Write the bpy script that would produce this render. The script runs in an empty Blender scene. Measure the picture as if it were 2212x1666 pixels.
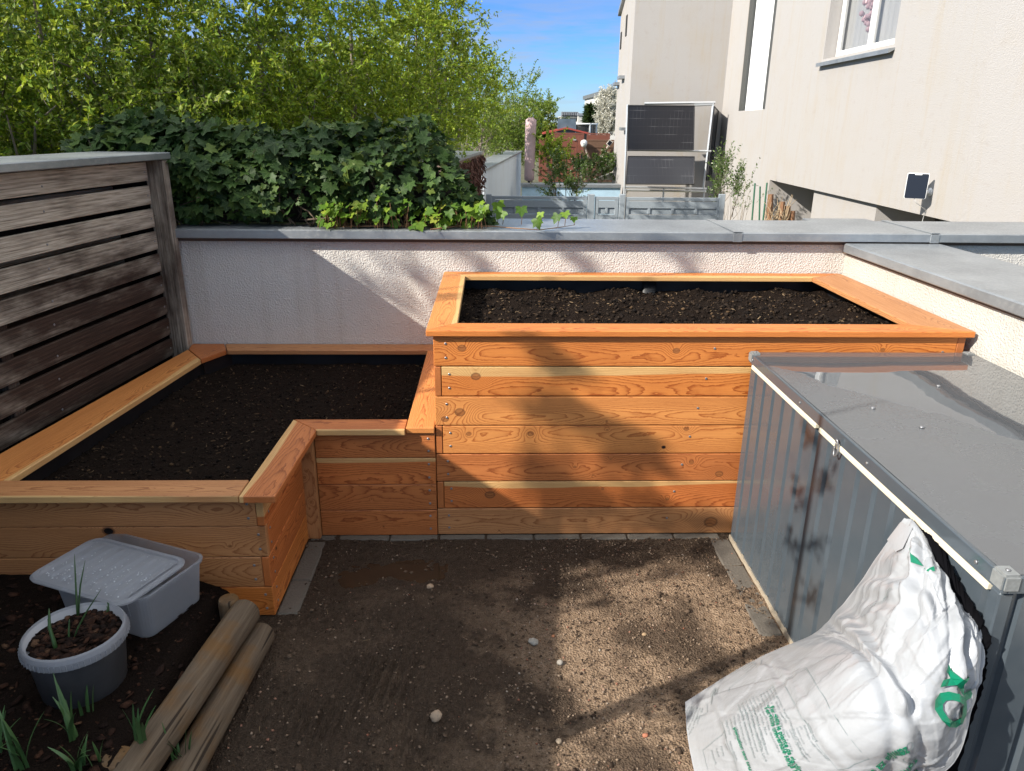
import bpy, bmesh, math, random
import numpy as np
from mathutils import Vector, Matrix
random.seed(7); RNG = np.random.default_rng(11)
SC = bpy.context.scene
COL = SC.collection
R_ = math.radians

# ------------------------------------------------------------------ camera
IW, IH = 2212.0, 1666.0
CF, CP, CY, CR = 1604.61, 0.3388, 0.0306, 0.0107
CAM = np.array([0.257, -3.2112, 1.9097])
_F = np.array([math.sin(CY)*math.cos(CP), math.cos(CY)*math.cos(CP), -math.sin(CP)])
_R = np.array([math.cos(CY), -math.sin(CY), 0.0]); _U = np.cross(_R, _F)
_R, _U = math.cos(CR)*_R+math.sin(CR)*_U, -math.sin(CR)*_R+math.cos(CR)*_U
def ray(x, y): return _F+_R*(x-IW/2)/CF-_U*(y-IH/2)/CF
def at(x, y, d): return CAM+ray(x, y)*d
def un(x, y, ax, v):
    d = ray(x, y); i = 'XYZ'.index(ax); return CAM+d*((v-CAM[i])/d[i])
def onplane(x, y, p0, n):
    d = ray(x, y); n = np.array(n, float); return CAM+d*(((np.array(p0)-CAM)@n)/(d@n))
def pr(P):
    d = np.asarray(P)-CAM; z = d@_F; return IW/2+CF*(d@_R)/z, IH/2-CF*(d@_U)/z
cd = bpy.data.cameras.new('camera'); co = bpy.data.objects.new('camera', cd); COL.objects.link(co)
cd.sensor_width = 36; cd.lens = CF/IW*36; cd.clip_start = .05; cd.clip_end = 3000
m = Matrix.Identity(4)
for i in range(3): m[i][0] = _R[i]; m[i][1] = _U[i]; m[i][2] = -_F[i]; m[i][3] = CAM[i]
co.matrix_world = m; SC.camera = co

# ------------------------------------------------------------------ light
SUN = np.array([.9, .435, -.613]); SUN = SUN/np.linalg.norm(SUN)
w = bpy.data.worlds.new('World'); SC.world = w; w.use_nodes = True
nt = w.node_tree; nt.nodes.clear()
def wn(t): return nt.nodes.new(t)
sky = wn('ShaderNodeTexSky'); sky.sky_type = 'NISHITA'; sky.sun_disc = False
sky.sun_elevation = math.asin(-SUN[2]); sky.sun_rotation = math.atan2(-SUN[0], -SUN[1]) % (2*math.pi)
sky.altitude = 100; sky.air_density = 1.0; sky.dust_density = .3; sky.ozone_density = 2.0
tc = wn('ShaderNodeTexCoord'); mp = wn('ShaderNodeMapping'); mp.inputs['Scale'].default_value = (2.2, 2.2, 16)
no = wn('ShaderNodeTexNoise'); no.inputs['Scale'].default_value = 3.1; no.inputs['Detail'].default_value = 7; no.inputs['Roughness'].default_value = .6
rp = wn('ShaderNodeValToRGB'); rp.color_ramp.elements[0].position = .44; rp.color_ramp.elements[1].position = .66
sp = wn('ShaderNodeSeparateXYZ')
band = wn('ShaderNodeValToRGB'); cr = band.color_ramp
cr.elements[0].position = 0; cr.elements[0].color = (.5, .5, .5, 1); cr.elements[1].position = .17; cr.elements[1].color = (0, 0, 0, 1)
e_ = cr.elements.new(.1); e_.color = (.55, .55, .55, 1)
for p_, c_ in ((.45, 0), (.68, 1)): e_ = cr.elements.new(p_); e_.color = (c_, c_, c_, 1)
tint = wn('ShaderNodeValToRGB'); ct = tint.color_ramp
ct.elements[0].position = 0; ct.elements[0].color = (.42, .60, .98, 1); ct.elements[1].position = 1; ct.elements[1].color = (.85, .76, .64, 1)
for p_, c_ in ((.06, (.30, .53, .98)), (.13, (.25, .48, .92)), (.24, (.6, .62, .66)), (.42, (.85, .76, .64))): e_ = ct.elements.new(p_); e_.color = (*c_, 1)
tm = wn('ShaderNodeMix'); tm.data_type = 'RGBA'; tm.blend_type = 'MULTIPLY'; tm.inputs[0].default_value = 1
hi = wn('ShaderNodeMapRange'); hi.inputs[1].default_value = .42; hi.inputs[2].default_value = .62; hi.inputs[3].default_value = 2.6; hi.inputs[4].default_value = 19  # bright cloud cover high overhead, out of view, added for more ambient light
ccol = wn('ShaderNodeMix'); ccol.data_type = 'RGBA'; ccol.blend_type = 'MULTIPLY'; ccol.inputs[0].default_value = 1; ccol.inputs[6].default_value = (1.0, 1.0, .99, 1)
mu = wn('ShaderNodeMath'); mu.operation = 'MULTIPLY'
mx = wn('ShaderNodeMix'); mx.data_type = 'RGBA'; 
bg = wn('ShaderNodeBackground'); bg.inputs['Strength'].default_value = .12; wo = wn('ShaderNodeOutputWorld')
L = nt.links.new
L(tc.outputs['Generated'], mp.inputs['Vector']); L(mp.outputs[0], no.inputs['Vector']); L(no.outputs['Fac'], rp.inputs[0])
L(tc.outputs['Generated'], sp.inputs[0]); L(sp.outputs['Z'], band.inputs[0])
L(rp.outputs[0], mu.inputs[0]); L(band.outputs[0], mu.inputs[1]); L(mu.outputs[0], mx.inputs[0])
L(sky.outputs[0], tm.inputs[6]); L(sp.outputs['Z'], tint.inputs[0]); L(tint.outputs[0], tm.inputs[7]); L(tm.outputs[2], mx.inputs[6]); L(sp.outputs['Z'], hi.inputs[0]); L(hi.outputs[0], ccol.inputs[7]); L(ccol.outputs[2], mx.inputs[7]); L(mx.outputs[2], bg.inputs[0]); L(bg.outputs[0], wo.inputs[0])
sl = bpy.data.lights.new('sun', 'SUN'); sl.energy = 5.0; sl.angle = R_(.55); sl.color = (1, .935, .83)
so = bpy.data.objects.new('sun', sl); COL.objects.link(so); so.rotation_euler = Vector(SUN).to_track_quat('-Z', 'Y').to_euler(); so.location = (-8, -6, 9)
SC.view_settings.view_transform = 'Standard'; SC.view_settings.look = 'None'; SC.view_settings.exposure = 0.74; SC.view_settings.gamma = 1
SC.cycles.max_bounces = 8; SC.cycles.transparent_max_bounces = 16

# ------------------------------------------------------------------ mesh helpers
class MB:
    def __init__(s): s.v = []; s.f = []; s.m = []
    def add(s, v, f, mi=0):
        o = len(s.v); s.v.extend([tuple(map(float, p)) for p in v]); s.f.extend([tuple(i+o for i in q) for q in f]); s.m.extend([mi]*len(f)); return s
    def box(s, x0, x1, y0, y1, z0, z1, mi=0):
        return s.add([(x0,y0,z0),(x1,y0,z0),(x1,y1,z0),(x0,y1,z0),(x0,y0,z1),(x1,y0,z1),(x1,y1,z1),(x0,y1,z1)],
                     [(0,3,2,1),(4,5,6,7),(0,1,5,4),(1,2,6,5),(2,3,7,6),(3,0,4,7)], mi)
    def prism(s, poly, o, eu, ev, ew, h, mi=0):
        o, eu, ev, ew = [np.array(a, float) for a in (o, eu, ev, ew)]; n = len(poly)
        b = [o+eu*p[0]+ev*p[1] for p in poly]; t = [q+ew*h for q in b]
        return s.add(b+t, [tuple(range(n))[::-1], tuple(range(n, 2*n))]+[(i, (i+1) % n, (i+1) % n+n, i+n) for i in range(n)], mi)
    def tube(s, pts, rad, n=6, mi=0, cap=True):
        pts = np.array(pts, float); k = len(pts); rad = np.broadcast_to(np.array(rad, float), (k,))
        t = np.gradient(pts, axis=0); t /= np.linalg.norm(t, axis=1)[:, None]+1e-9
        a = np.array([0, 0, 1.]) if abs(t[0][2]) < .9 else np.array([1., 0, 0])
        V = []; u = np.cross(t[0], a); u /= np.linalg.norm(u)
        for i in range(k):
            u = u-t[i]*(u@t[i]); u /= np.linalg.norm(u)+1e-9; v = np.cross(t[i], u)
            for j in range(n):
                g = 2*math.pi*j/n; V.append(pts[i]+rad[i]*(u*math.cos(g)+v*math.sin(g)))
        F = [(i*n+j, i*n+(j+1) % n, (i+1)*n+(j+1) % n, (i+1)*n+j) for i in range(k-1) for j in range(n)]
        if cap: F += [tuple(range(n))[::-1], tuple(range((k-1)*n, k*n))]
        return s.add(V, F, mi)
    def lathe(s, prof, c, n=24, mi=0, sx=1, sy=1, rot=0):
        V = []
        for r, z in prof:
            for j in range(n):
                g = 2*math.pi*j/n; x, y = r*sx*math.cos(g), r*sy*math.sin(g)
                V.append((c[0]+x*math.cos(rot)-y*math.sin(rot), c[1]+x*math.sin(rot)+y*math.cos(rot), c[2]+z))
        k = len(prof)
        F = [(i*n+j, i*n+(j+1) % n, (i+1)*n+(j+1) % n, (i+1)*n+j) for i in range(k-1) for j in range(n)]
        F += [tuple(range(n))[::-1], tuple(range((k-1)*n, k*n))]
        return s.add(V, F, mi)
    def quad(s, a, b, c, d, mi=0): return s.add([a, b, c, d], [(0, 1, 2, 3)], mi)

def tag(o, label=None, cat=None, group=None, kind=None):
    if label: o['label'] = label
    if cat: o['category'] = cat
    if group: o['group'] = group
    if kind: o['kind'] = kind
    return o
def thing(name, label, cat, loc=(0, 0, 0), group=None):
    o = bpy.data.objects.new(name, None); o.empty_display_size = .1; COL.objects.link(o); o.location = tuple(map(float, loc))
    return tag(o, label, cat, group)
def wloc(o): 
    p = Vector((0, 0, 0))
    while o is not None: p = p+Vector(o.location); o = o.parent
    return p
def smoothing(me, smooth): 
    if smooth: me.polygons.foreach_set('use_smooth', [True]*len(me.polygons))
def build(name, mb, mat, parent=None, base=None, smooth=False, bevel=0, fixn=True, seg=1):
    """vertices are in world space; parent (unrotated) or base gives the origin"""
    L0 = wloc(parent) if parent is not None else Vector(tuple(map(float, base)) if base is not None else (0, 0, 0))
    me = bpy.data.meshes.new(name); v = np.array(mb.v, float)-np.array(L0)
    me.from_pydata(v.tolist(), [], mb.f)
    mats = mat if isinstance(mat, (list, tuple)) else [mat]
    for q in mats: me.materials.append(q)
    me.polygons.foreach_set('material_index', mb.m)
    if bevel or fixn:
        bm = bmesh.new(); bm.from_mesh(me)
        if fixn: bmesh.ops.recalc_face_normals(bm, faces=bm.faces)
        if bevel: bmesh.ops.bevel(bm, geom=list(bm.edges), offset=bevel, segments=seg, affect='EDGES', clamp_overlap=True)
        bm.to_mesh(me); bm.free()
    smoothing(me, smooth); me.update()
    o = bpy.data.objects.new(name, me); COL.objects.link(o)
    if parent is not None: o.parent = parent
    else: o.location = L0
    return o
def npmesh(name, V, F, mat, parent=None, base=None, smooth=False, uv=None):
    """V (n,3) world; F (m,k) int"""
    L0 = np.array(wloc(parent)) if parent is not None else np.array(base if base is not None else (0, 0, 0), float)
    me = bpy.data.meshes.new(name); V = (np.asarray(V)-L0).astype(np.float32); F = np.asarray(F, np.int32); k = F.shape[1]
    me.vertices.add(len(V)); me.vertices.foreach_set('co', V.ravel())
    me.loops.add(F.size); me.loops.foreach_set('vertex_index', F.ravel())
    me.polygons.add(len(F)); me.polygons.foreach_set('loop_start', np.arange(0, F.size, k, dtype=np.int32)); me.polygons.foreach_set('loop_total', np.full(len(F), k, np.int32))
    if uv is not None:
        l = me.uv_layers.new(name='UVMap'); l.data.foreach_set('uv', np.asarray(uv, np.float32)[F.ravel()].ravel())
    me.update(calc_edges=True); me.validate()
    if smooth: me.polygons.foreach_set('use_smooth', np.ones(len(F), bool))
    for q in (mat if isinstance(mat, (list, tuple)) else [mat]): me.materials.append(q)
    o = bpy.data.objects.new(name, me); COL.objects.link(o)
    if parent is not None: o.parent = parent
    else: o.location = tuple(L0)
    return o
def link_copy(o, parent, loc=None):
    c = o.copy(); COL.objects.link(c); c.parent = parent
    if loc is not None: c.location = loc
    return c

# numpy gradient noise
_perm = RNG.permutation(512); _g = RNG.normal(size=(512, 3)); _g /= np.linalg.norm(_g, axis=1)[:, None]
def pn(x, y, z=0):
    x, y, z = np.broadcast_arrays(*[np.asarray(a, float) for a in (x, y, z)])
    xi, yi, zi = np.floor(x).astype(int), np.floor(y).astype(int), np.floor(z).astype(int); r = 0
    fx, fy, fz = x-xi, y-yi, z-zi; s = lambda t: t*t*t*(t*(t*6-15)+10)
    u, v, q = s(fx), s(fy), s(fz)
    for i in (0, 1):
        for j in (0, 1):
            for k in (0, 1):
                h = _perm[(_perm[(_perm[(xi+i) % 512]+yi+j) % 512]+zi+k) % 512]; g = _g[h]
                d = g[..., 0]*(fx-i)+g[..., 1]*(fy-j)+g[..., 2]*(fz-k)
                r = r+d*(u if i else 1-u)*(v if j else 1-v)*(q if k else 1-q)
    return r
def fbm(x, y, z=0, o=4):
    r = 0; a = 1
    for i in range(o): r = r+a*pn(np.asarray(x)*2**i+i*7.3, np.asarray(y)*2**i, np.asarray(z)*2**i); a *= .5
    return r
def grid_faces(nx, ny):
    i = np.arange(nx*ny).reshape(ny, nx); return np.stack([i[:-1, :-1], i[:-1, 1:], i[1:, 1:], i[1:, :-1]], -1).reshape(-1, 4)

# ------------------------------------------------------------------ material helpers
class G:
    def __init__(s, name):
        s.mat = bpy.data.materials.new(name); s.mat.use_nodes = True; s.t = s.mat.node_tree; s.t.nodes.clear()
        s.out = s.t.nodes.new('ShaderNodeOutputMaterial'); s.b = s.t.nodes.new('ShaderNodeBsdfPrincipled'); s.t.links.new(s.b.outputs[0], s.out.inputs[0])
    def put(s, sock, v):
        if isinstance(v, bpy.types.NodeSocket): s.t.links.new(v, sock)
        elif isinstance(v, (tuple, list)) and len(v) == 3 and sock.type == 'RGBA': sock.default_value = (*v, 1)
        else: sock.default_value = v
    def set(s, **k):
        for a, v in k.items(): s.put(s.b.inputs[a.replace('_', ' ')], v)
        return s
    def co(s, kind='Object', scale=None):
        c = s.t.nodes.new('ShaderNodeTexCoord').outputs[kind]
        if scale is None: return c
        m = s.t.nodes.new('ShaderNodeMapping'); m.inputs['Scale'].default_value = scale; s.t.links.new(c, m.inputs['Vector']); return m.outputs[0]
    def noise(s, vec, scale, det=4, rough=.55, dist=0, o='Fac'):
        n = s.t.nodes.new('ShaderNodeTexNoise'); n.inputs['Scale'].default_value = scale; n.inputs['Detail'].default_value = det
        n.inputs['Roughness'].default_value = rough; n.inputs['Distortion'].default_value = dist; s.put(n.inputs['Vector'], vec); return n.outputs[o]
    def vor(s, vec, scale, o='Distance', feat='F1', rnd=1):
        n = s.t.nodes.new('ShaderNodeTexVoronoi'); n.feature = feat; n.inputs['Scale'].default_value = scale; n.inputs['Randomness'].default_value = rnd; s.put(n.inputs['Vector'], vec); return n.outputs[o]
    def m(s, op, a, b=0.0, c=0.0, clamp=False):
        n = s.t.nodes.new('ShaderNodeMath'); n.operation = op; n.use_clamp = clamp
        for i, v in enumerate((a, b, c)): s.put(n.inputs[i], v)
        return n.outputs[0]
    def mr(s, v, a, b, c=0.0, d=1.0, smooth=True):
        n = s.t.nodes.new('ShaderNodeMapRange'); n.interpolation_type = 'SMOOTHSTEP' if smooth else 'LINEAR'
        for i, q in enumerate((v, a, b, c, d)): s.put(n.inputs[i], q)
        return n.outputs[0]
    def mix(s, f, a, b, mode='MIX'):
        n = s.t.nodes.new('ShaderNodeMix'); n.data_type = 'RGBA'; n.blend_type = mode
        s.put(n.inputs[0], f); s.put(n.inputs[6], a); s.put(n.inputs[7], b); return n.outputs[2]
    def ramp(s, f, *st):
        n = s.t.nodes.new('ShaderNodeValToRGB'); c = n.color_ramp
        while len(c.elements) < len(st): c.elements.new(.5)
        for e, (p, q) in zip(c.elements, st): e.position = p; e.color = (*q, 1)
        s.put(n.inputs[0], f); return n.outputs[0]
    def xyz(s, v):
        n = s.t.nodes.new('ShaderNodeSeparateXYZ'); s.put(n.inputs[0], v); return n.outputs
    def vec(s, x, y, z):
        n = s.t.nodes.new('ShaderNodeCombineXYZ')
        for i, q in enumerate((x, y, z)): s.put(n.inputs[i], q)
        return n.outputs[0]
    def bump(s, h, strength=.3, dist=.01):
        n = s.t.nodes.new('ShaderNodeBump'); n.inputs['Strength'].default_value = strength; n.inputs['Distance'].default_value = dist
        s.put(n.inputs['Height'], h); s.t.links.new(n.outputs[0], s.b.inputs['Normal']); return n.outputs[0]
    def island(s): return s.t.nodes.new('ShaderNodeNewGeometry').outputs['Random Per Island']
    def objrand(s): return s.t.nodes.new('ShaderNodeObjectInfo').outputs['Random']

def plain(name, col, rough=.6, metal=0, nscale=30, var=.25, bumpk=0, spec=.5):
    g = G(name); c = g.co(); n = g.noise(c, nscale, 5)
    g.set(Base_Color=g.mix(n, tuple(x*(1-var) for x in col), tuple(min(1, x*(1+var)) for x in col)), Roughness=g.mr(n, .3, .7, rough*.85, min(1, rough*1.1)), Metallic=metal, Specular_IOR_Level=spec)
    if bumpk: g.bump(n, bumpk, .01)
    return g.mat

def wood(name, seed, tone=0, knots=(), sap=None, ring=75, pith=(.07, -.045), tilt=.022):
    """solid larch: rings round a pith line that runs along local x; knots = (u, v, radius[, hole]); sap = (edge v, width, sign)"""
    rs = random.Random(seed); g = G(name); p = g.co(); x, y, z = g.xyz(p)[:3]
    off = rs.uniform(0, 50)
    n1 = g.noise(g.vec(g.m('ADD', g.m('MULTIPLY', x, .9), off), g.m('MULTIPLY', y, 1.2), z), 1.0, 2, .45)
    n2 = g.noise(g.vec(g.m('ADD', g.m('MULTIPLY', x, 1.5), off+9), g.m('MULTIPLY', y, 1.6), z), 1.0, 2, .45)
    n3 = g.noise(g.vec(g.m('ADD', g.m('MULTIPLY', x, 7), off), g.m('MULTIPLY', y, 30), g.m('MULTIPLY', z, 30)), 1.0, 5, .65)
    dy = g.m('SUBTRACT', y, g.m('ADD', pith[0], g.m('MULTIPLY', g.m('SUBTRACT', n1, .5), .10)))
    dz = g.m('SUBTRACT', z, g.m('ADD', pith[1], g.m('MULTIPLY', g.m('SUBTRACT', n2, .5), tilt*3.2)))
    r = g.m('SQRT', g.m('ADD', g.m('MULTIPLY', dy, dy), g.m('MULTIPLY', dz, dz)))
    r = g.m('ADD', r, g.m('MULTIPLY', g.m('SUBTRACT', n3, .5), .009))
    kmask = None; hmask = None; rim = None
    for k in knots:
        ku, kv, kr = k[:3]; kr = kr*.70
        du = g.m('MULTIPLY', g.m('SUBTRACT', x, ku), .8); dv = g.m('SUBTRACT', y, kv)
        d = g.m('SQRT', g.m('ADD', g.m('MULTIPLY', du, du), g.m('MULTIPLY', dv, dv)))
        d = g.m('ADD', d, g.m('MULTIPLY', g.m('SUBTRACT', n3, .5), kr*.5))
        s = kr*3.0
        e = g.m('EXPONENT', g.m('MULTIPLY', g.m('MULTIPLY', d, d), -1/(s*s)))
        r = g.m('ADD', r, g.m('MULTIPLY', e, kr*1.9))
        km = g.mr(d, kr*.8, kr*1.1, 1, 0); kmask = km if kmask is None else g.m('MAXIMUM', kmask, km)
        q = g.m('MULTIPLY', g.mr(d, kr*.75, kr*.95, 0, 1), g.mr(d, kr*1.0, kr*1.25, 1, 0)); rim = q if rim is None else g.m('MAXIMUM', rim, q)
        if len(k) > 3:
            hm = g.mr(d, kr*.7, kr*.9, 1, 0); hmask = hm if hmask is None else g.m('MAXIMUM', hmask, hm)
    sawt = g.m('FRACT', g.m('MULTIPLY', r, ring*3.1))
    tones = [((.67, .235, .054), (.33, .078, .013)), ((.53, .182, .054), (.26, .067, .016)), ((.69, .285, .082), (.37, .108, .025)), ((.52, .245, .098), (.28, .100, .034)), ((.59, .188, .050), (.28, .065, .014))]
    lt, dk = tones[tone % 5]
    md = tuple(a*.62+b*.38 for a, b in zip(lt, dk))
    c = g.ramp(sawt, (0, lt), (.5, tuple(a*.9+b*.1 for a, b in zip(lt, dk))), (.74, tuple(a*.6+b*.4 for a, b in zip(lt, dk))), (.88, dk), (.96, dk), (1, lt))
    fine = g.noise(g.vec(g.m('MULTIPLY', x, 5), g.m('MULTIPLY', y, 300), g.m('MULTIPLY', z, 300)), 1, 2)
    big = g.noise(g.vec(g.m('ADD', g.m('MULTIPLY', x, 1.5), off), g.m('MULTIPLY', y, 9), z), 1.3, 3)
    if sap:
        ev, sw, sg = sap
        ee = g.m('MULTIPLY', g.m('SUBTRACT', y, g.m('ADD', ev, g.m('MULTIPLY', g.m('SUBTRACT', n1, .5), .10))), sg)
        sm = g.mr(ee, -sw, -sw+.006, 0, 1)
        ring2 = g.ramp(sawt, (0, (.70, .48, .21)), (.8, (.66, .42, .17)), (.95, (.52, .30, .11)), (1, (.68, .46, .2)))
        c = g.mix(g.m('MULTIPLY', sm, .85), c, ring2)
    c = g.mix(g.mr(fine, .3, .7, 0, .22), c, tuple(a*.55 for a in md))
    c = g.mix(g.mr(big, .35, .7, 0, .5), c, g.mix(.5, c, tuple(a*.9 for a in dk)))
    if kmask is not None:
        kr_ = g.ramp(g.m('FRACT', g.m('MULTIPLY', r, ring*2.2)), (0, (.34, .13, .04)), (.7, (.24, .08, .022)), (1, (.14, .045, .015)))
        c = g.mix(g.m('MULTIPLY', kmask, .85), c, kr_); c = g.mix(g.m('MULTIPLY', rim, .55), c, (.05, .018, .010))
    if hmask is not None: c = g.mix(hmask, c, (.006, .004, .004))
    g.set(Base_Color=c, Roughness=g.mr(fine, .3, .7, .42, .6), Specular_IOR_Level=.4)
    h = g.m('ADD', g.m('MULTIPLY', sawt, -.25), g.m('MULTIPLY', fine, .3))
    g.bump(h, .22, .004)
    return g.mat

def stucco(name, col, scale=140, strength=.55, stain=.25, streak=True):
    g = G(name); c = g.co(); n = g.noise(c, scale, 3, .6); v = g.vor(c, scale*.9, 'Distance', 'SMOOTH_F1')
    big = g.noise(c, 1.1, 5, .6); st = g.noise(g.co('Object', (5.5, 5.5, .35)), 1.0, 5, .65); med = g.noise(c, 7, 4, .6)
    f = g.m('ADD', g.m('MULTIPLY', g.mr(big, .45, .75), .5), g.m('MULTIPLY', g.mr(st, .50, .72), .85 if streak else .1))
    cc = g.mix(g.m('MULTIPLY', f, stain), col, (.36, .31, .24)); cc = g.mix(g.m('MULTIPLY', g.mr(med, .55, .8), stain*.5), cc, (.3, .26, .22))
    cc = g.mix(g.mr(g.noise(c, 45, 2), .70, .78, 0, .35), cc, (.22, .19, .16))
    g.set(Base_Color=cc, Roughness=.9, Specular_IOR_Level=.2); g.bump(g.m('ADD', n, g.m('MULTIPLY', v, .9)), strength, .008)
    return g.mat

def leafmat(name, stops, rough=.45, trans=.35, spec=.4, veins=False, tcol=None):
    g = G(name); r = g.island(); c = g.ramp(r, *stops)
    if veins:
        u, v = g.xyz(g.co('UV'))[:2]; ang = g.m('ARCTAN2', g.m('SUBTRACT', u, .5), g.m('SUBTRACT', v, .3)); rad = g.m('SQRT', g.m('ADD', g.m('POWER', g.m('SUBTRACT', u, .5), 2), g.m('POWER', g.m('SUBTRACT', v, .3), 2)))
        line = g.m('ABSOLUTE', g.m('SINE', g.m('MULTIPLY', ang, 3.2))); vm = g.mr(g.m('MULTIPLY', line, g.m('ADD', rad, .05)), .012, .04, 1, 0)
        nz = g.noise(g.co('UV'), 9, 3); c = g.mix(g.m('MULTIPLY', vm, .55), c, g.mix(.5, c, (.30, .36, .16))); c = g.mix(g.mr(nz, .35, .7, 0, .4), c, g.mix(.6, c, (.01, .02, .008)))
    g.set(Base_Color=c, Roughness=rough, Specular_IOR_Level=spec)
    if trans:
        t = g.t.nodes.new('ShaderNodeBsdfTranslucent'); g.put(t.inputs[0], g.mix(.5, c, tcol or (.2, .3, .02))); mxs = g.t.nodes.new('ShaderNodeMixShader'); mxs.inputs[0].default_value = trans
        g.t.links.new(g.b.outputs[0], mxs.inputs[1]); g.t.links.new(t.outputs[0], mxs.inputs[2]); g.t.links.new(mxs.outputs[0], g.out.inputs[0])
    return g.mat

# ------------------------------------------------------------------ shared materials
M = {}
M['stucco_near'] = stucco('white_stucco', (.62, .60, .565), 125, .75, .28)
M['stucco_side'] = stucco('sun_dimmed_stucco', (.50, .48, .44), 125, .75, .35)  # white stucco again, its colour darkened to offset direct sun on the side wall
M['stucco_house'] = stucco('house_stucco', (.368, .352, .342), 85, .4, .55)
def zinc():
    g = G('zinc_sheet'); c = g.co(); n = g.noise(c, 3, 5, .6); n2 = g.noise(c, 60, 3); n3 = g.noise(c, 220, 2)
    col = g.ramp(n, (.3, (.24, .255, .27)), (.6, (.34, .36, .375)), (.8, (.42, .43, .44)))
    col = g.mix(g.mr(n2, .5, .75, 0, .35), col, (.42, .43, .42)); g.set(Base_Color=col, Metallic=.55, Roughness=g.mr(n2, .3, .7, .28, .5)); g.bump(g.m('ADD', n2, g.m('MULTIPLY', n3, .5)), .12, .004); return g.mat
M['zinc'] = zinc()
M['under'] = plain('weathered_batten', (.11, .075, .055), .8, 0, 60, .4, .3)
M['liner'] = plain('black_liner', (.010, .011, .013), .42, 0, 12, .3, .15)
M['screw'] = plain('screw_steel', (.30, .30, .31), .45, .8, 300, .2)
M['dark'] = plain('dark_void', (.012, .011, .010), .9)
def soilmat(name, a, b, fleck):
    g = G(name); c = g.co(); n = g.noise(c, 60, 6, .7); n2 = g.noise(c, 240, 3, .7); v = g.vor(c, 150)
    col = g.mix(n, a, b); col = g.mix(g.mr(n2, .62, .72, 0, fleck), col, (.16, .10, .06))
    g.set(Base_Color=col, Roughness=.95, Specular_IOR_Level=.06); g.bump(g.m('ADD', n, g.m('ADD', n2, v)), .8, .012); return g.mat
M['compost'] = soilmat('dark_compost', (.007, .005, .004), (.024, .016, .012), .40)
M['bark_soil'] = soilmat('garden_soil', (.006, .0042, .0034), (.020, .013, .010), .25)
def crumbs(name, stops, rough=.9):
    g = G(name); n = g.noise(g.co(), 180, 3); c = g.ramp(g.island(), *stops); g.set(Base_Color=g.mix(g.mr(n, .3, .7, 0, .4), c, tuple(x*.4 for x in stops[0][1])), Roughness=rough, Specular_IOR_Level=.12); return g.mat
M['gravel'] = crumbs('gravel', ((0, (.035, .024, .017)), (.4, (.12, .082, .058)), (.75, (.23, .165, .115)), (.94, (.28, .21, .155)), (.97, (.27, .10, .06)), (.998, (.36, .31, .25))))
M['clod'] = crumbs('compost_crumbs', ((0, (.006, .0045, .004)), (.5, (.018, .012, .009)), (.92, (.038, .026, .018)), (1, (.12, .075, .04))))
M['fleck'] = crumbs('wood_fleck', ((0, (.05, .03, .018)), (.6, (.11, .07, .04)), (1, (.28, .20, .12))))
M['chip'] = crumbs('bark_chip', ((0, (.010, .006, .005)), (.55, (.026, .013, .009)), (.88, (.06, .027, .016)), (1, (.12, .068, .04))))
M['bark'] = plain('branch_bark', (.12, .095, .07), .85, 0, 40, .45, .4)
M['twig'] = plain('grey_twig', (.20, .165, .13), .85, 0, 40, .4)
X_, Y_, Z_ = np.array([1., 0, 0]), np.array([0, 1., 0]), np.array([0, 0, 1.])
def board(name, parent, o, eu, ev, ew, poly, T, mat, bevel=.0025, label=None):
    """plank in its own frame: u along the grain, v across, w thickness"""
    mb = MB().prism(poly, (0, 0, 0), X_, Y_, Z_, T)
    me = bpy.data.meshes.new(name); me.from_pydata(mb.v, [], mb.f); me.materials.append(mat)
    bm = bmesh.new(); bm.from_mesh(me); bmesh.ops.recalc_face_normals(bm, faces=bm.faces)
    bmesh.ops.bevel(bm, geom=list(bm.edges), offset=bevel, segments=1, affect='EDGES', clamp_overlap=True); bm.to_mesh(me); bm.free()
    ob = bpy.data.objects.new(name, me); COL.objects.link(ob); ob.parent = parent
    mt = Matrix.Identity(4); L0 = wloc(parent)
    for i in range(3): mt[i][0] = eu[i]; mt[i][1] = ev[i]; mt[i][2] = ew[i]; mt[i][3] = o[i]-L0[i]
    ob.matrix_local = mt
    if label: ob['label'] = label
    return ob
def rect(l, h): return [(0, 0), (l, 0), (l, h), (0, h)]
_scr = None
def screw(parent, u, v, wtop):
    """countersunk screw head in a board's own frame"""
    global _scr
    if _scr is None:
        mb = MB(); n = 10
        mb.lathe([(.0058, -.001), (.0058, .0012), (.0045, .0022), (.0022, .0022), (.0018, .0004)], (0, 0, 0), n)
        _scr = build('screw', mb, M['screw'], base=(0, 0, 0), smooth=False); o = _scr
    else:
        o = _scr.copy(); COL.objects.link(o)
    o.parent = parent; o.location = (u, v, wtop); return o

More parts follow.
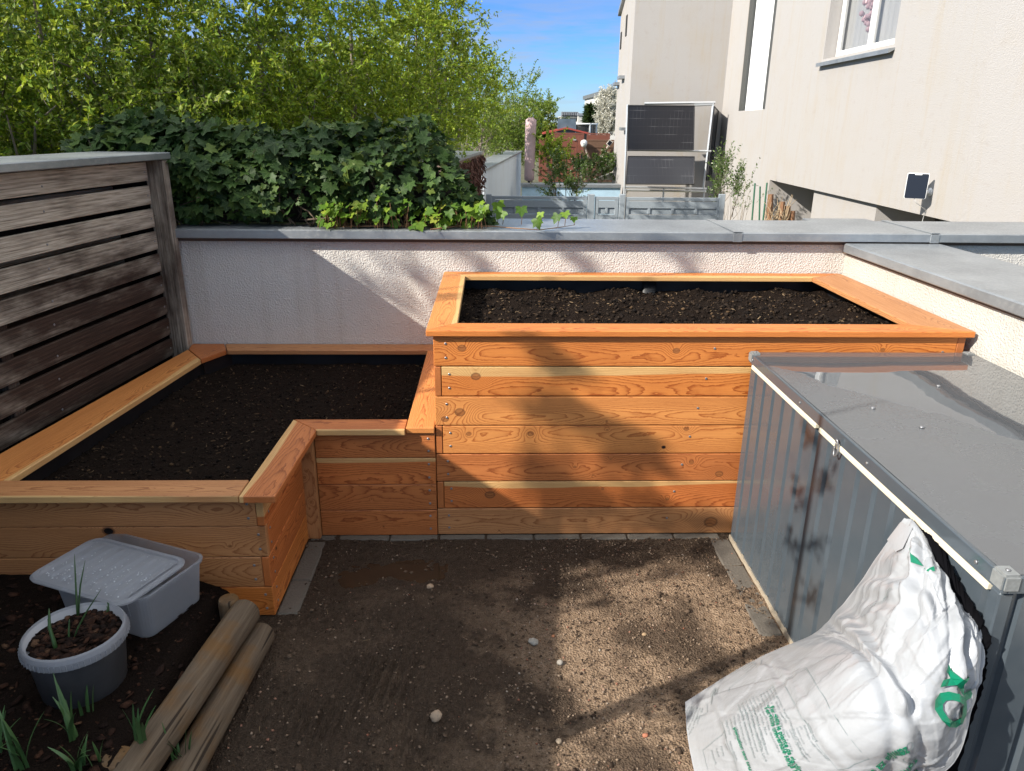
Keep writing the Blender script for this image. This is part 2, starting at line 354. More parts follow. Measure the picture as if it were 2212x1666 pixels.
def scatter(name, P, size, mat, parent=None, base=None, flat=1.0, elong=1.0, jitter=.35, kind=None, label=None, cat=None, seed=1, rect_=False):
    """many small stones / chips in one mesh; P (n,3) centres, size (n,)"""
    rg = np.random.default_rng(seed); n = len(P)
    if rect_:
        b = np.array([[x, y, z] for x in (-1, 1) for y in (-1, 1) for z in (-1, 1)], float); F0 = np.array([[0,1,3,2],[4,6,7,5],[0,4,5,1],[2,3,7,6],[0,2,6,4],[1,5,7,3]])
    else:
        b = np.array([[1,0,0],[-1,0,0],[0,1,0],[0,-1,0],[0,0,1],[0,0,-1],[.62,.62,.5],[-.62,.62,.5],[-.62,-.62,.5],[.62,-.62,.5]], float)
        F0 = np.array([[0,6,9],[6,0,2],[2,7,6],[7,2,1],[1,8,7],[8,1,3],[3,9,8],[9,3,0],[4,6,7],[4,7,8],[4,8,9],[4,9,6],[5,2,0],[5,1,2],[5,3,1],[5,0,3]])
    k = len(b); V = np.repeat(b[None], n, 0)*(1+rg.uniform(-jitter, jitter, (n, k, 3)))
    V[:, :, 0] *= elong; V[:, :, 2] *= flat
    a = rg.uniform(0, 6.28, n); t1 = rg.normal(0, .25, n); t2 = rg.normal(0, .25, n)
    ca, sa = np.cos(a), np.sin(a)
    x, y, z = V[..., 0].copy(), V[..., 1].copy(), V[..., 2].copy()
    z2 = z+x*t1[:, None]+y*t2[:, None]
    V[..., 0] = x*ca[:, None]-y*sa[:, None]; V[..., 1] = x*sa[:, None]+y*ca[:, None]; V[..., 2] = z2
    V = V*np.asarray(size)[:, None, None]+np.asarray(P)[:, None, :]
    F = (F0[None]+np.arange(n)[:, None, None]*k).reshape(-1, F0.shape[1])
    o = npmesh(name, V.reshape(-1, 3), F, mat, parent, base)
    return tag(o, label, cat, None, kind)

# ================================================================== ground
g = G('far_ground'); n_ = g.noise(g.co(), .8, 6); g.set(Base_Color=g.ramp(n_, (.3, (.05, .06, .02)), (.6, (.10, .09, .05)), (.8, (.16, .13, .09))), Roughness=.95)
gr = MB().quad((-900, -300, -.9), (900, -300, -.9), (900, 2500, -.9), (-900, 2500, -.9)); tag(build('ground', gr, g.mat, base=(0, 0, -.9)), kind='structure')

def yard_h(x, y):
    h = .012*fbm(x*3.1, y*3.1, 0, 4)+.006*fbm(x*20, y*20, 3, 4)
    # rake / tyre lines
    mk = np.clip(1.4-np.hypot((x+.18)/.36, (y+1.25)/.5), 0, 1)+.5*np.clip(1.2-np.hypot((x+.15)/.2, (y+.75)/.2), 0, 1)
    mk = np.clip(mk*(.55+1.4*pn(x*4, y*4, 9)), 0, 1)
    ph = (x-.10*y+.03*pn(x*3, y*2, 1))*2*np.pi/.038
    h = h+.017*mk*np.sin(ph)
    d1 = np.hypot((x+.30)/.16, (y+.36)/.14); d2 = np.hypot((x+.08)/.2, (y+.30)/.11)
    dip = np.clip(1.3-np.minimum(d1, d2), 0, 1); h = h-.014*dip
    h = h+.03*np.clip((-.62-x)/.2, 0, 1)*np.clip((-.6-y)/.2, 0, 1)
    return h-.004
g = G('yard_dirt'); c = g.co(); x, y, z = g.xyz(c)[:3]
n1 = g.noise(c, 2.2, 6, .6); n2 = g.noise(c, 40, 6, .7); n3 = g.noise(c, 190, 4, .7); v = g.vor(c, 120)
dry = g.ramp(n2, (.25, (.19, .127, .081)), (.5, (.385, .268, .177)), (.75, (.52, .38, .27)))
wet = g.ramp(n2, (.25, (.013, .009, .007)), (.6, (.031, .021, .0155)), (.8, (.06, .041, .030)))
wm = g.m('ADD', g.mr(n1, .43, .60, 0, .85), g.mr(y, 1.0, 1.42, 0, .9)); wm = g.m('ADD', wm, g.mr(x, .80, .0, 0, .9)); wm = g.m('MINIMUM', wm, 1)  # damp earth; also darkened towards fence and planks, shade put into the colour
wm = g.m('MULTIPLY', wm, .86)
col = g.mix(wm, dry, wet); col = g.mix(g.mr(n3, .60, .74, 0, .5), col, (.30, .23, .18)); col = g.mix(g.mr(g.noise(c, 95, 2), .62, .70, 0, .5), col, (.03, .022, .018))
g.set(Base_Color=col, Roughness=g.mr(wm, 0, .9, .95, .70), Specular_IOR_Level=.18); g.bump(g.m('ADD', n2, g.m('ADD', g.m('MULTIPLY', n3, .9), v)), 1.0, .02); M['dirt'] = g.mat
nx, ny = 250, 330; gx, gy = np.meshgrid(np.linspace(-.80, 1.50, nx), np.linspace(-3.4, .03, ny)); gz = yard_h(gx, gy)
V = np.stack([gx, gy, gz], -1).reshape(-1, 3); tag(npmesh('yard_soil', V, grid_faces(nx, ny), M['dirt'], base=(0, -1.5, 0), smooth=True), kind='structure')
sub = MB().box(-4.2, 3.2, -9, 1.9, -.9, -.06); tag(build('terrain', sub, M['bark_soil'], base=(0, -3, -.9)), kind='structure')
yd = MB().quad((-.8, -9, -.012), (1.5, -9, -.012), (1.5, -3.38, -.012), (-.8, -3.38, -.012)); tag(build('path', yd, M['dirt'], base=(0, -6, 0)), kind='structure')
# raised garden soil at the left of the logs
def left_h(x, y):
    h = .205+.012*fbm(x*4, y*4, 2, 4)+.006*fbm(x*25, y*25, 5, 3)
    e = np.clip((x+.80)/.07, 0, 1); h = h*(1-e)+.04*e
    f = np.clip((x+1.0)/.25, 0, 1)*np.clip((y+.78)/.10, 0, 1); return h-.10*f
nx, ny = 150, 260; gx, gy = np.meshgrid(np.linspace(-2.6, -.72, nx), np.linspace(-3.4, -.60, ny))
V = np.stack([gx, gy, left_h(gx, gy)], -1).reshape(-1, 3); tag(npmesh('garden_soil', V, grid_faces(nx, ny), M['bark_soil'], base=(-1.6, -1.5, 0), smooth=True), kind='structure')
rg = np.random.default_rng(5)
px = rg.uniform(-.72, 1.42, 34000); py = -.04-1.75*rg.random(34000)
k_ = (fbm(px*5, py*5, 8, 3)+.25*rg.random(34000) > -.12) & ((px > .42+.1*py) | (rg.random(34000) < .30)); px, py = px[k_], py[k_]; sz = .0013+.0050*rg.random(len(px))**4.5
P = np.stack([px, py, yard_h(px, py)+sz*.3], 1)
scatter('gravel', P, sz, M['gravel'], base=(.3, -1, 0), flat=.8, kind='stuff', label='small pebbles and crumbs strewn over the bare dirt', cat='gravel', seed=2)
px = rg.uniform(-2.3, -.76, 2600); py = rg.uniform(-2.1, -.66, 2600); sz = .003+.013*rg.random(2600)**4
P = np.stack([px, py, left_h(px, py)+sz*.3], 1)
scatter('bark_mulch', P, sz, M['chip'], base=(-1.5, -1.2, .2), flat=.35, elong=1.5, kind='stuff', label='reddish brown bark chips on the dark garden soil', cat='mulch', seed=3)
px = rg.uniform(-.7, 1.4, 90); py = rg.uniform(-1.8, -.06, 90); P = np.stack([px, py, yard_h(px, py)+.002], 1)
mb = MB()
for i in range(90):
    a = rg.uniform(0, 6.28); l = rg.uniform(.012, .05); d = np.array([math.cos(a), math.sin(a), rg.normal(0, .05)])
    s = np.cross(d, Z_)*rg.normal(0, .3); mb.tube([P[i]-d*l/2, P[i]+s*l*.3+Z_*.003, P[i]+d*l/2], .0011, 4)
tag(build('straw', mb, M['fleck'], base=(.3, -1, 0)), 'thin dry straws and rootlets scattered on the dirt', 'straw', None, 'stuff')
cx_ = rg.uniform(-.7, 1.38, 420); cy_ = -.05-1.7*rg.random(420)**1.3; sz = .003+.010*rg.random(420)**3
g = G('dirt_clod'); n_ = g.noise(g.co(), 150, 4, .7); g.set(Base_Color=g.mix(n_, (.03, .02, .014), g.mix(g.island(), (.05, .034, .025), (.22, .155, .108))), Roughness=.95, Specular_IOR_Level=.1); g.bump(n_, .6, .004)
scatter('dirt_clods', np.stack([cx_, cy_, yard_h(cx_, cy_)+sz*.3], 1), sz, g.mat, base=(.3, -1, 0), flat=.7, jitter=.4, kind='stuff', label='crumbly brown clods of earth lying on the trodden dirt', cat='clods', seed=21)
# puddle
g = G('muddy_water'); n_ = g.noise(g.co(), 6, 4); g.set(Base_Color=g.mix(n_, (.018, .012, .008), (.040, .027, .016)), Roughness=.09, Specular_IOR_Level=.6); g.bump(g.noise(g.co(), 14, 2), .05, .004)
for (cx, cy, a, b) in ((-.30, -.36, .13, .13), (-.08, -.30, .17, .10)):
    n = 40; V = [(cx, cy, -.0125)]+[(cx+a*math.cos(t)*(1+.18*float(pn(math.cos(t)*2+cx*9, math.sin(t)*2))), cy+b*math.sin(t)*(1+.18*float(pn(math.cos(t)*2, math.sin(t)*2+5))), -.0125+.0008*(cx > -.2)) for t in np.linspace(0, 6.283, n, endpoint=False)]
    mb = MB().add(V, [(0, 1+i, 1+(i+1) % n) for i in range(n)])
    tag(build('puddle', mb, g.mat, base=(cx, cy, -.013)), kind='structure')

def stone(px, py, r, label, col, flat=.7, seed=0):
    p = un(px, py, 'Z', 0); r = r*.85; col = tuple(c_*.8 for c_ in col); mb = MB(); bm = bmesh.new(); bmesh.ops.create_icosphere(bm, subdivisions=3, radius=1)
    for v in bm.verts:
        q = np.array(v.co); k = 1+.30*float(fbm(q[0]*1.3+seed*3.1, q[1]*1.3, q[2]*1.3, 3)); v.co = Vector((q[0]*k*1.15*r, q[1]*k*r, q[2]*k*flat*r))
    me = bpy.data.meshes.new('stone'); bm.to_mesh(me); bm.free(); me.materials.append(plain('stone_%d' % seed, col, .85, 0, 60, .4, .5)); smoothing(me, True)
    o = bpy.data.objects.new('stone', me); COL.objects.link(o); o.location = (p[0], p[1], float(yard_h(p[0], p[1]))+r*flat*.45); o.rotation_euler[2] = seed*1.3
    tag(o, label, 'stone', 'loose stones on the dirt')
stone(942, 1552, .024, 'rounded beige stone with a dark patch, largest in the middle of the shaded dirt', (.36, .27, .19), .8, 1)
stone(1152, 1389, .021, 'flat grey stone at the edge of the fence shadow', (.33, .31, .27), .6, 2)
stone(929, 1267, .017, 'pale tan stone lying just in front of the muddy puddles', (.42, .30, .20), .7, 3)
stone(1210, 1432, .014, 'small grey pebble in the sunlit dirt below the flat grey stone', (.32, .29, .25), .8, 4)
stone(1394, 1587, .010, 'small brick red pebble in the sun near the white bag', (.42, .16, .09), .8, 5)
stone(1207, 1600, .012, 'tan pebble just below the long branch shadow, near the bottom edge', (.36, .28, .20), .8, 6)
stone(1392, 1370, .010, 'ochre pebble in the sunlit dirt, midway between planks and bag', (.38, .26, .15), .7, 7)
stone(1195, 1375, .008, 'tiny orange brick fragment beside the flat grey stone', (.42, .17, .08), .8, 8)

# ================================================================== kerb stones
M['paver'] = plain('concrete_paver', (.105, .092, .076), .9, 0, 90, .35, .5)
def paver(x0, x1, y0, y1, z1, label, grp):
    mb = MB().box(x0, x1, y0, y1, -.09, z1); o = build('edging_stone', mb, M['paver'], base=((x0+x1)/2, (y0+y1)/2, -.09), bevel=.006); tag(o, label, 'edging stone', grp)
xs = [-.62, -.235, .005, .235, .47, .70, .93, 1.16, 1.39]
nm = ['hidden half behind the corner post', 'under the recessed short planks', 'below the joint of the low and the tall planter', 'left of the middle of the tall plank wall', 'under the dark knot of the bottom plank', 'right of the middle of the tall plank wall', 'under the large oval knot', 'at the metal box corner']
for i in range(8): paver(xs[i]+.003, xs[i+1]-.003, -.046, .0, .001, 'grey concrete edging stone '+nm[i], 'edging stones along the planter foot')
for i, (a, b, l) in enumerate(((-.62, -.385, 'clean grey edging stone beside the front end of the low side planks'), (-.38, -.06, 'grey edging stone half covered by dirt beside the low side planks'))): paver(-.622, -.535, a, b, .002, l, 'edging stones beside the low side planks')
for i, (a, b, l) in enumerate(((-.28, -.055, 'muddy edging stone at the foot of the metal box next to the planks'), (-.52, -.285, 'muddy edging stone at the foot of the metal box, middle one'), (-.78, -.525, 'edging stone by the metal box nearest the white bag'))): paver(1.33, 1.425, a, b, .000, l, 'edging stones along the metal box')

# ================================================================== tall planter
TB = thing('raised_bed', 'tall new larch plank planter filled with dark compost in the wall corner', 'planter', (0, 0, 0))
PH = .145; TW = 2.39
knots_t = [  # bottom to top, (u, v, r)
    [(1.345, .062, .036), (.30, .02, .006)], [(.254, .070, .026), (.80, .100, .008), (1.12, .045, .010)], [(.66, .075, .007), (.83, .115, .006), (1.22, .098, .013), (1.36, .035, .020), (.75, .03, .005)],
    [(.445, .100, .016), (.805, .120, .005), (1.08, .03, .012, 1), (1.18, .125, .014), (.155, .100, .013)], [(.045, .03, .018), (.115, .065, .026), (.80, .02, .006)], [(.19, .095, .023)], [(.128, .085, .020), (1.10, .075, .017), (2.05, .08, .012)]]
saps = [None, (.145, .028, 1), None, None, None, (.15, .05, 1), None]
piths = [(.075, -.05), (.0, -.10), (.06, -.06), (.10, -.055), (.05, -.035), (.03, -.12), (.05, -.048)]
tones_t = [3, 4, 1, 2, 2, 0, 0]
for i in range(7):
    z0 = i*PH+.0012; full = (6-i) % 2 == 0; x0 = 0 if full else .034; h = PH-.0048
    mt = wood('larch_front_%d' % i, 100+i, tones_t[i], [(k[0]-x0,)+tuple(k[1:]) for k in knots_t[i]], saps[i], 70, piths[i])
    b = board('front_board', TB, (x0, .03+(0 if full else .0015), z0), X_, Z_, -Y_, rect(TW-x0, h), .03, mt)
    for u in ((.055-(0 if full else .0)), ):
        for v_ in (.038, .105): screw(b, u+ (.0 if full else -.02)+.018*0, v_, .03)
    screw(b, 1.275-.025*(6-i)+.14*0-x0, .085, .03)
    if i == 6: screw(b, TW-.06, .07, .03)
    ms = wood('larch_side_%d' % i, 140+i, 1, [], None, 80, (.05, -.08))
    y0 = .032 if full else 0
    for (ox, nrm) in ((0, -1), (TW, 1)):
        if ox == 0: board('side_board', TB, (.03, y0, z0), Y_, Z_, -X_*-1 if False else np.cross(Y_, Z_), rect(1.33-y0, h), .03, ms) if False else board('side_board', TB, (.0015, y0, z0), Y_, Z_, X_, rect(1.33-y0, h), .03, ms)
        else: board('side_board', TB, (TW-.002 if not full else TW+.001, y0 if not full else .0, z0), Y_, Z_, X_, rect(1.33-y0, h), .036, ms)
RZ = 1.0155; RT = .028
# rim, mitred
ox0, ox1, oy0, oy1, rw = -.03, 2.45, -.025, 1.365, .135
def rimboard(par, pts, z, t, mat, eu=None, label=None):
    """flat board from 4+ plan points, first edge runs along the grain"""
    p = [np.array([a, b, 0.]) for a, b in pts]; u = p[1]-p[0]; u /= np.linalg.norm(u); v = np.cross(Z_, u); o = p[0]+Z_*z
    poly = [((q-p[0])@u, (q-p[0])@v) for q in p]
    return board('rim_board', par, o, u, v, Z_, poly, t, mat, .003, label)
rimboard(TB, [(ox0, oy0), (ox1, oy0), (ox1-rw*1.7, oy0+rw), (ox0+rw, oy0+rw)], RZ, RT, wood('larch_rim_a', 201, 0, [(.33, .07, .008), (.06, .03, .006), (2.15, .05, .010), (1.20, .06, .007)], None, 75, (.05, -.05)))
rb = rimboard(TB, [(ox0, oy1), (ox0, oy0), (ox0+rw, oy0+rw), (ox0+rw, oy1-rw)], RZ, RT, wood('larch_rim_b', 202, 2, [(.62, .06, .012)], (.135, .03, 1), 75, (.07, -.03), .05))
rimboard(TB, [(ox1, oy1), (ox0, oy1), (ox0+rw, oy1-rw), (ox1-rw*1.7, oy1-rw)], RZ, RT, wood('larch_rim_c', 203, 0, [(1.75, .12, .008)], (.12, .03, 1), 80, (.05, -.05)))
rimboard(TB, [(ox1, oy0), (ox1, oy1), (ox1-rw*1.7, oy1-rw), (ox1-rw*1.7, oy0+rw)], RZ, RT, wood('larch_rim_d', 204, 3, [], None, 80, (.06, -.06)))
# liner and compost
mb = MB()
def wavy_wall(mb, a, b, z0, z1, amp=.01, n=40, seed=0):
    a = np.array(a, float); b = np.array(b, float); d = b-a; l = np.linalg.norm(d); nn = np.array([-d[1], d[0]])/l
    V = []
    for j in range(6):
        for i in range(n+1):
            t = i/n; p = a+d*t+nn*amp*float(fbm(t*l*5+seed, j*.8, seed, 3)); V.append((p[0], p[1], z0+(z1-z0)*j/5))
    k = n+1; mb.add(V, [(j*k+i, j*k+i+1, (j+1)*k+i+1, (j+1)*k+i) for j in range(5) for i in range(n)])
wavy_wall(mb, (.05, 1.30), (2.36, 1.30), .6, 1.012, .012, 60, 1); wavy_wall(mb, (2.33, 1.33), (2.33, .04), .6, 1.012, .012, 40, 2); wavy_wall(mb, (.06, .04), (.06, 1.33), .6, 1.012, .01, 40, 3); wavy_wall(mb, (2.36, .05), (.04, .05), .6, 1.012, .01, 40, 4)
mb.add([(1.19, 1.285, .7), (1.28, 1.285, .7), (1.275, 1.28, 1.012), (1.195, 1.28, 1.012), (1.2, 1.268, .7), (1.27, 1.268, .7), (1.265, 1.27, 1.012), (1.205, 1.27, 1.012)], [(4, 5, 6, 7), (0, 4, 7, 3), (5, 1, 2, 6), (3, 7, 6, 2)])
build('liner', mb, M['liner'], TB, smooth=True, fixn=False)
def compost_top(par, x0, x1, y0, y1, hf, nx, ny, inside=None):
    gx, gy = np.meshgrid(np.linspace(x0, x1, nx), np.linspace(y0, y1, ny)); gz = hf(gx, gy)
    F = grid_faces(nx, ny); V = np.stack([gx, gy, gz], -1).reshape(-1, 3)
    if inside is not None:
        ok = inside(V[:, 0], V[:, 1]); F = F[ok[F].all(1)]
    return npmesh('soil', V, F, M['compost'], par, smooth=True)
def tall_h(x, y): return .940+.040*fbm(x*4.2, y*4.2, 4, 4)+.024*np.abs(fbm(x*15, y*15, 6, 4))+.02*np.clip(1-np.abs(y-.7)/.5, 0, 1)-.03*np.clip((.15-y)/.1, 0, 1)
compost_top(TB, .065, 2.325, .055, 1.295, tall_h, 300, 170)
px = rg.uniform(.08, 2.3, 7000); py = rg.uniform(.08, 1.27, 7000); sz = .0015+.012*rg.random(7000)**5
scatter('compost_crumb', np.stack([px, py, tall_h(px, py)+sz*.4], 1), sz, M['clod'], TB, flat=.9, kind='stuff', seed=6)
px = rg.uniform(.08, 2.3, 900); py = rg.uniform(.08, 1.27, 900); sz = .0011+.0016*rg.random(900)
scatter('wood_fibre', np.stack([px, py, tall_h(px, py)+.004], 1), sz, M['fleck'], TB, flat=.4, elong=4, kind='stuff', seed=7, rect_=True)

# ================================================================== low planter
LB = thing('raised_bed', 'low new larch plank planter stepping round the corner below the slatted fence', 'planter', (-.9, .3, 0))
LH = .1385; RL = .546; RLT = .029
kl = [[(.30, .05, .005)], [(.25, .06, .004)], [], [(.1, .03, .004)]]
for i in range(4):
    z0 = i*LH+.001; h = (LH if i < 3 else RL-3*LH)-.003
    mt = wood('larch_low_%d' % i, 300+i, (1, 1, 4, 1)[i], kl[i], (None, None, (.14, .02, 1), None)[i], 85, ((.09, -.07), (.1, -.2), (.02, -.2), (.06, -.08))[i])
    b = board('front_board', LB, (-.565, .026, z0), X_, Z_, -Y_, rect(.562, h), .03, mt)
    for v_ in (.035, .105): screw(b, .53, min(v_, h-.03), .03)
    # boards of the side that faces the yard
    full = i % 2 == 1; y0 = -.63 if full else -.60
    ms = wood('larch_lowside_%d' % i, 320+i, (0, 4, 4, 4)[i], [[(.1, .05, .008)], [(.10, .115, .012, 1)], [], []][i], (None, None, None, (.09, .05, 1))[i], 75, ((.02, -.12), (.08, -.05), (.14, -.06), (.0, -.1))[i])
    b = board('side_board', LB, (-.653-(0 if full else .001), y0+(.0 if full else -.0295), z0), Y_, Z_, X_, rect(.0-y0+(.0 if full else .0295), h), .03, ms)
    for v_ in (.035, .1): screw(b, .055, min(v_, h-.03), .03)
    # boards that face the viewer
    xe = -.6545 if full else -.6235
    xe = (-.6235, -.6545, -.6235, -.6545)[i]
    kk = [[(.7, .05, .006)], [(1.96, .04, .012)], [(1.37, .118, .026, 1), (1.83, .05, .007)], [(1.25, .15, .010)]][i]
    x0 = -1.93; kk = [(k_[0]-.67,)+tuple(k_[1:]) for k_ in kk]; mt = wood('larch_lowfront_%d' % i, 340+i, (0, 3, 3, 3)[i], kk, None, 62, ((.05, -.06), (.05, -.055), (.03, -.04), (.10, -.030))[i], .05)
    b = board('front_board', LB, (x0, -.6, z0), X_, Z_, -Y_, rect(xe-x0, h), .0305 if i % 2 else .0295, mt)
    for v_ in (.035, .1): screw(b, xe-x0-.03, min(v_, h-.03), .0295 if not i % 2 else .0305)
mp_ = wood('larch_post', 360, 3, [(.33, .05, .007), (.2, .03, .007)], None, 90, (.045, -.2))
board('corner_post', LB, (-.622+.057, -.006, .003), Z_, -X_, -Y_ if False else np.cross(Z_, -X_), rect(RL-.006, .085), .034, mp_)
rl = [wood('larch_lowrim_%d' % i, 380+i, t, k, s, 78, p) for i, (t, k, s, p) in enumerate((
    (2, [(1.0, .06, .006)], (.0, .022, -1), (.05, -.045)), (1, [(.1, .05, .006)], None, (.07, -.08)), (3, [(.9, .07, .005)], None, (.06, -.06)),
    (2, [(.55, .10, .010)], None, (.07, -.035)), (1, [(.52, .10, .007, 1)], (.0, .012, -1), (.1, -.1)), (1, [(.05, .03, .003)], (.135, .02, 1), (.05, -.1)), (3, [], (.0, .004, -1), (.06, -.045))))]
rimboard(LB, [(-1.845, -.545), (-1.612, 1.242), (-1.458, 1.033), (-1.625, -.545)][::-1], RL, RLT, rl[0])
rimboard(LB, [(-1.456, 1.036), (-1.372, 1.224), (-1.43, 1.365), (-1.63, 1.365), (-1.609, 1.246)], RL+.001, RLT, rl[1])
rimboard(LB, [(-1.369, 1.228), (-.01, 1.228), (-.01, 1.368), (-1.426, 1.368)], RL, RLT, rl[2])
rimboard(LB, [(-.004, -.018), (-.004, 1.225), (-.135, 1.225), (-.135, -.018)], RL+.0005, RLT, rl[3])
rimboard(LB, [(-.54, -.041), (-.138, -.041), (-.138, .09), (-.676, .09)], RL, RLT, rl[4])
rimboard(LB, [(-.556, -.685), (-.543, -.041), (-.679, .09), (-.692, -.685)], RL+.0003, RLT, rl[5])
rimboard(LB, [(-1.935, -.680), (-.695, -.680), (-.695, -.545), (-1.92, -.545)], RL, RLT, rl[6])
mb = MB(); wavy_wall(mb, (-1.66, -.55), (-1.47, 1.1), .3, .545, .012, 40, 7); wavy_wall(mb, (-1.47, 1.1), (-1.36, 1.27), .3, .545, .006, 10, 7); wavy_wall(mb, (-1.37, 1.27), (-.05, 1.27), .3, .545, .012, 30, 8)
wavy_wall(mb, (-.06, 1.28), (-.06, .05), .3, .545, .01, 30, 9); wavy_wall(mb, (-.05, .06), (-.68, .06), .3, .545, .006, 20, 10); wavy_wall(mb, (-.672, .07), (-.672, -.58), .3, .545, .006, 20, 11); wavy_wall(mb, (-.66, -.575), (-1.70, -.575), .3, .545, .006, 20, 12)
build('liner', mb, M['liner'], LB, smooth=True, fixn=False)
def low_h(x, y): return .475+.018*fbm(x*4, y*4, 14, 4)+.010*np.abs(fbm(x*20, y*20, 16, 3))
low_in = lambda x, y: ~((x > -.665) & (y < .058)) & (x > -1.655+.12*(y+.5)) & (y < 1.262) & ~((y-1.05) > (x+1.47)*1.6)
compost_top(LB, -1.68, -.058, -.572, 1.262, low_h, 240, 260, low_in)
px = rg.uniform(-1.6, -.09, 7000); py = rg.uniform(-.55, 1.24, 7000); k = low_in(px, py) & low_in(px+.03, py-.03); px, py = px[k], py[k]; sz = .002+.007*rg.random(len(px))**3
scatter('compost_crumb', np.stack([px, py, low_h(px, py)+sz*.4], 1), sz, M['clod'], LB, flat=.9, kind='stuff', seed=8)
px, py = px[:420], py[:420]; sz = .0008+.0013*rg.random(len(px))
scatter('wood_fibre', np.stack([px, py, low_h(px, py)+.004], 1), sz, M['fleck'], LB, flat=.4, elong=5, kind='stuff', seed=9, rect_=True)

# ================================================================== walls with zinc copings
def lap(mb, x, y0, y1, z, wdt=.035, skew=0): mb.prism([(x-wdt/2, y0), (x+wdt/2, y0), (x+wdt/2+skew, y1), (x-wdt/2+skew, y1)], (0, 0, z), X_, Y_, Z_, .006)
BW = thing('garden_wall', 'white stucco wall behind the planters under a broad grey zinc coping', 'wall', (0, 1.65, -.9))
build('wall_body', MB().box(-1.685, 9.0, 1.38, 1.92, -.9, 1.222), M['stucco_near'], BW)
build('batten', MB().box(-1.685, 9.0, 1.362, 1.94, 1.2225, 1.252), M['under'], BW)
CZ0, CZ1 = 1.2435, 1.298
def coping_piece(par, x0, x1, yf, yb, z0, z1):
    mb = MB().prism([(yf, z0), (yf-.006, z0+.004), (yf-.004, z1-.006), (yf+.006, z1), (yb-.004, z1), (yb+.004, z1-.006), (yb, z0), (yb-.01, z0), (yb-.01, z1-.01), (yf+.01, z1-.01), (yf+.01, z0)], (x0, 0, 0), Y_, Z_, X_, x1-x0)
    return build('coping', mb, M['zinc'], par)
c1 = coping_piece(BW, -1.67, 1.757, 1.33, 1.965, CZ0, CZ1); c2 = coping_piece(BW, 1.759, 2.98, 1.33, 1.965, CZ0, CZ1); c3 = coping_piece(BW, 2.982, 9.0, 1.33, 1.965, CZ0, CZ1)
for xx in (1.757, 2.98):
    mb = MB(); mb.box(xx-.02, xx+.035, 1.3215, 1.3265, CZ0-.002, CZ1-.006); mb.prism([(xx-.02, 1.325), (xx+.035, 1.325), (xx+.045, 1.97), (xx-.01, 1.97)], (0, 0, CZ1+.0008), X_, Y_, Z_, .005); build('seam_cover', mb, M['zinc'], BW, bevel=.001)
RW = thing('garden_wall', 'white stucco side wall beside the metal box, its zinc coping running towards the viewer', 'wall', (2.7, -1.5, -.9))
build('wall_body', MB().box(2.472, 2.98, -6, 1.379, -.9, 1.166), M['stucco_side'], RW)
build('batten', MB().box(2.455, 3.0, -6, 1.376, 1.1665, 1.192), M['under'], RW)
mb = MB().prism([(2.432, 1.184), (2.426, 1.19), (2.428, 1.232), (2.438, 1.238), (3.022, 1.238), (3.03, 1.232), (3.03, 1.184), (3.02, 1.184), (3.02, 1.225), (2.444, 1.225), (2.444, 1.184)], (0, -6, 0), X_, Z_, Y_, 7.318); build('coping', mb, M['zinc'], RW)

# ================================================================== slatted fence on the left
def weathered(name, base_h):
  g = G(name); c = g.co(); x, y, z = g.xyz(c)[:3]
  fi = g.noise(g.vec(g.m('MULTIPLY', x, 3), g.m('MULTIPLY', y, 90), g.m('MULTIPLY', z, 90)), 1, 5, .65); pa = g.noise(g.vec(g.m('MULTIPLY', x, 2.2), g.m('MULTIPLY', y, 7), z), 1, 5, .6)
  ge = g.noise(g.vec(g.m('MULTIPLY', x, 1.0), y, z), 1.4, 3)
  o_ = g.t.nodes.new('ShaderNodeObjectInfo'); hgt = g.mr(g.xyz(o_.outputs['Location'])[2], .75, 1.5, 0, 1) if base_h is None else base_h
  grey = g.ramp(fi, (.30, (.12, .095, .07)), (.5, (.44, .38, .30)), (.70, (.68, .61, .51)))
  brown = g.ramp(fi, (.25, (.016, .010, .007)), (.55, (.052, .031, .022)), (.8, (.105, .066, .047)))
  wear = g.mr(g.m('ADD', g.m('MULTIPLY', hgt, .55), g.m('MULTIPLY', g.m('SUBTRACT', pa, .5), 1.25)), -.02, .58, 0, 1)
  g.set(Base_Color=g.mix(wear, brown, grey), Roughness=.8, Specular_IOR_Level=.25); g.bump(fi, .5, .006); return g.mat
M['weathered'] = weathered('weathered_wood', None); M['weathered_post'] = weathered('weathered_post', .45)
fe = np.array([.12, 1, 0])/math.hypot(.12, 1); fn = np.array([fe[1], -fe[0], 0])   # along the fence, and out of it
def fp(t, off, z): return np.array([-1.725, 1.3, 0])+fe*t+fn*off+Z_*z
FE = thing('slatted_fence', 'weathered grey brown fence of horizontal slats with a flat zinc cap', 'fence', fp(-1.5, 0, 0))
for k in range(13):
    zt = 1.682-.1315*k
    b = board('slat', FE, fp(-5.2, 0-.022, zt-.105), fe, Z_, fn, rect(5.2, .105), .022, M['weathered'], .003)
    for t, q in ((5.17, .05), (4.31-.02*k, .035+.02*(k % 2)), (2.95, .05)):
        screw(b, t, q, .022)
po = MB(); 
for j, t in enumerate((.0, -1.25, -2.55, -3.85)):
    if j == 0:
        pm = M['weathered_post']
        o0 = fp(.06, -.03, -.06); b = board('post', FE, fp(.062, .098, -.06), Z_, -fn, fe*-1 if False else np.cross(Z_, -fn), rect(1.752, .115), .060, pm, .004)
    else:
        board('post', FE, fp(t, -.024, .0), Z_, -fn, np.cross(Z_, -fn), rect(1.69, .07), .07, M['weathered'], .003)
mb = MB(); mb.prism([(-5.3, -.30), (.09, -.30), (.09, -.28), (-5.3, -.28)], fp(0, 0, 0), fe, fn, Z_, 1.69); mb.prism([(.062, -.279), (.088, -.279), (.088, -.035), (.062, -.035)], fp(0, 0, 0), fe, fn, Z_, 1.69); build('back_panel', mb, M['dark'], FE)
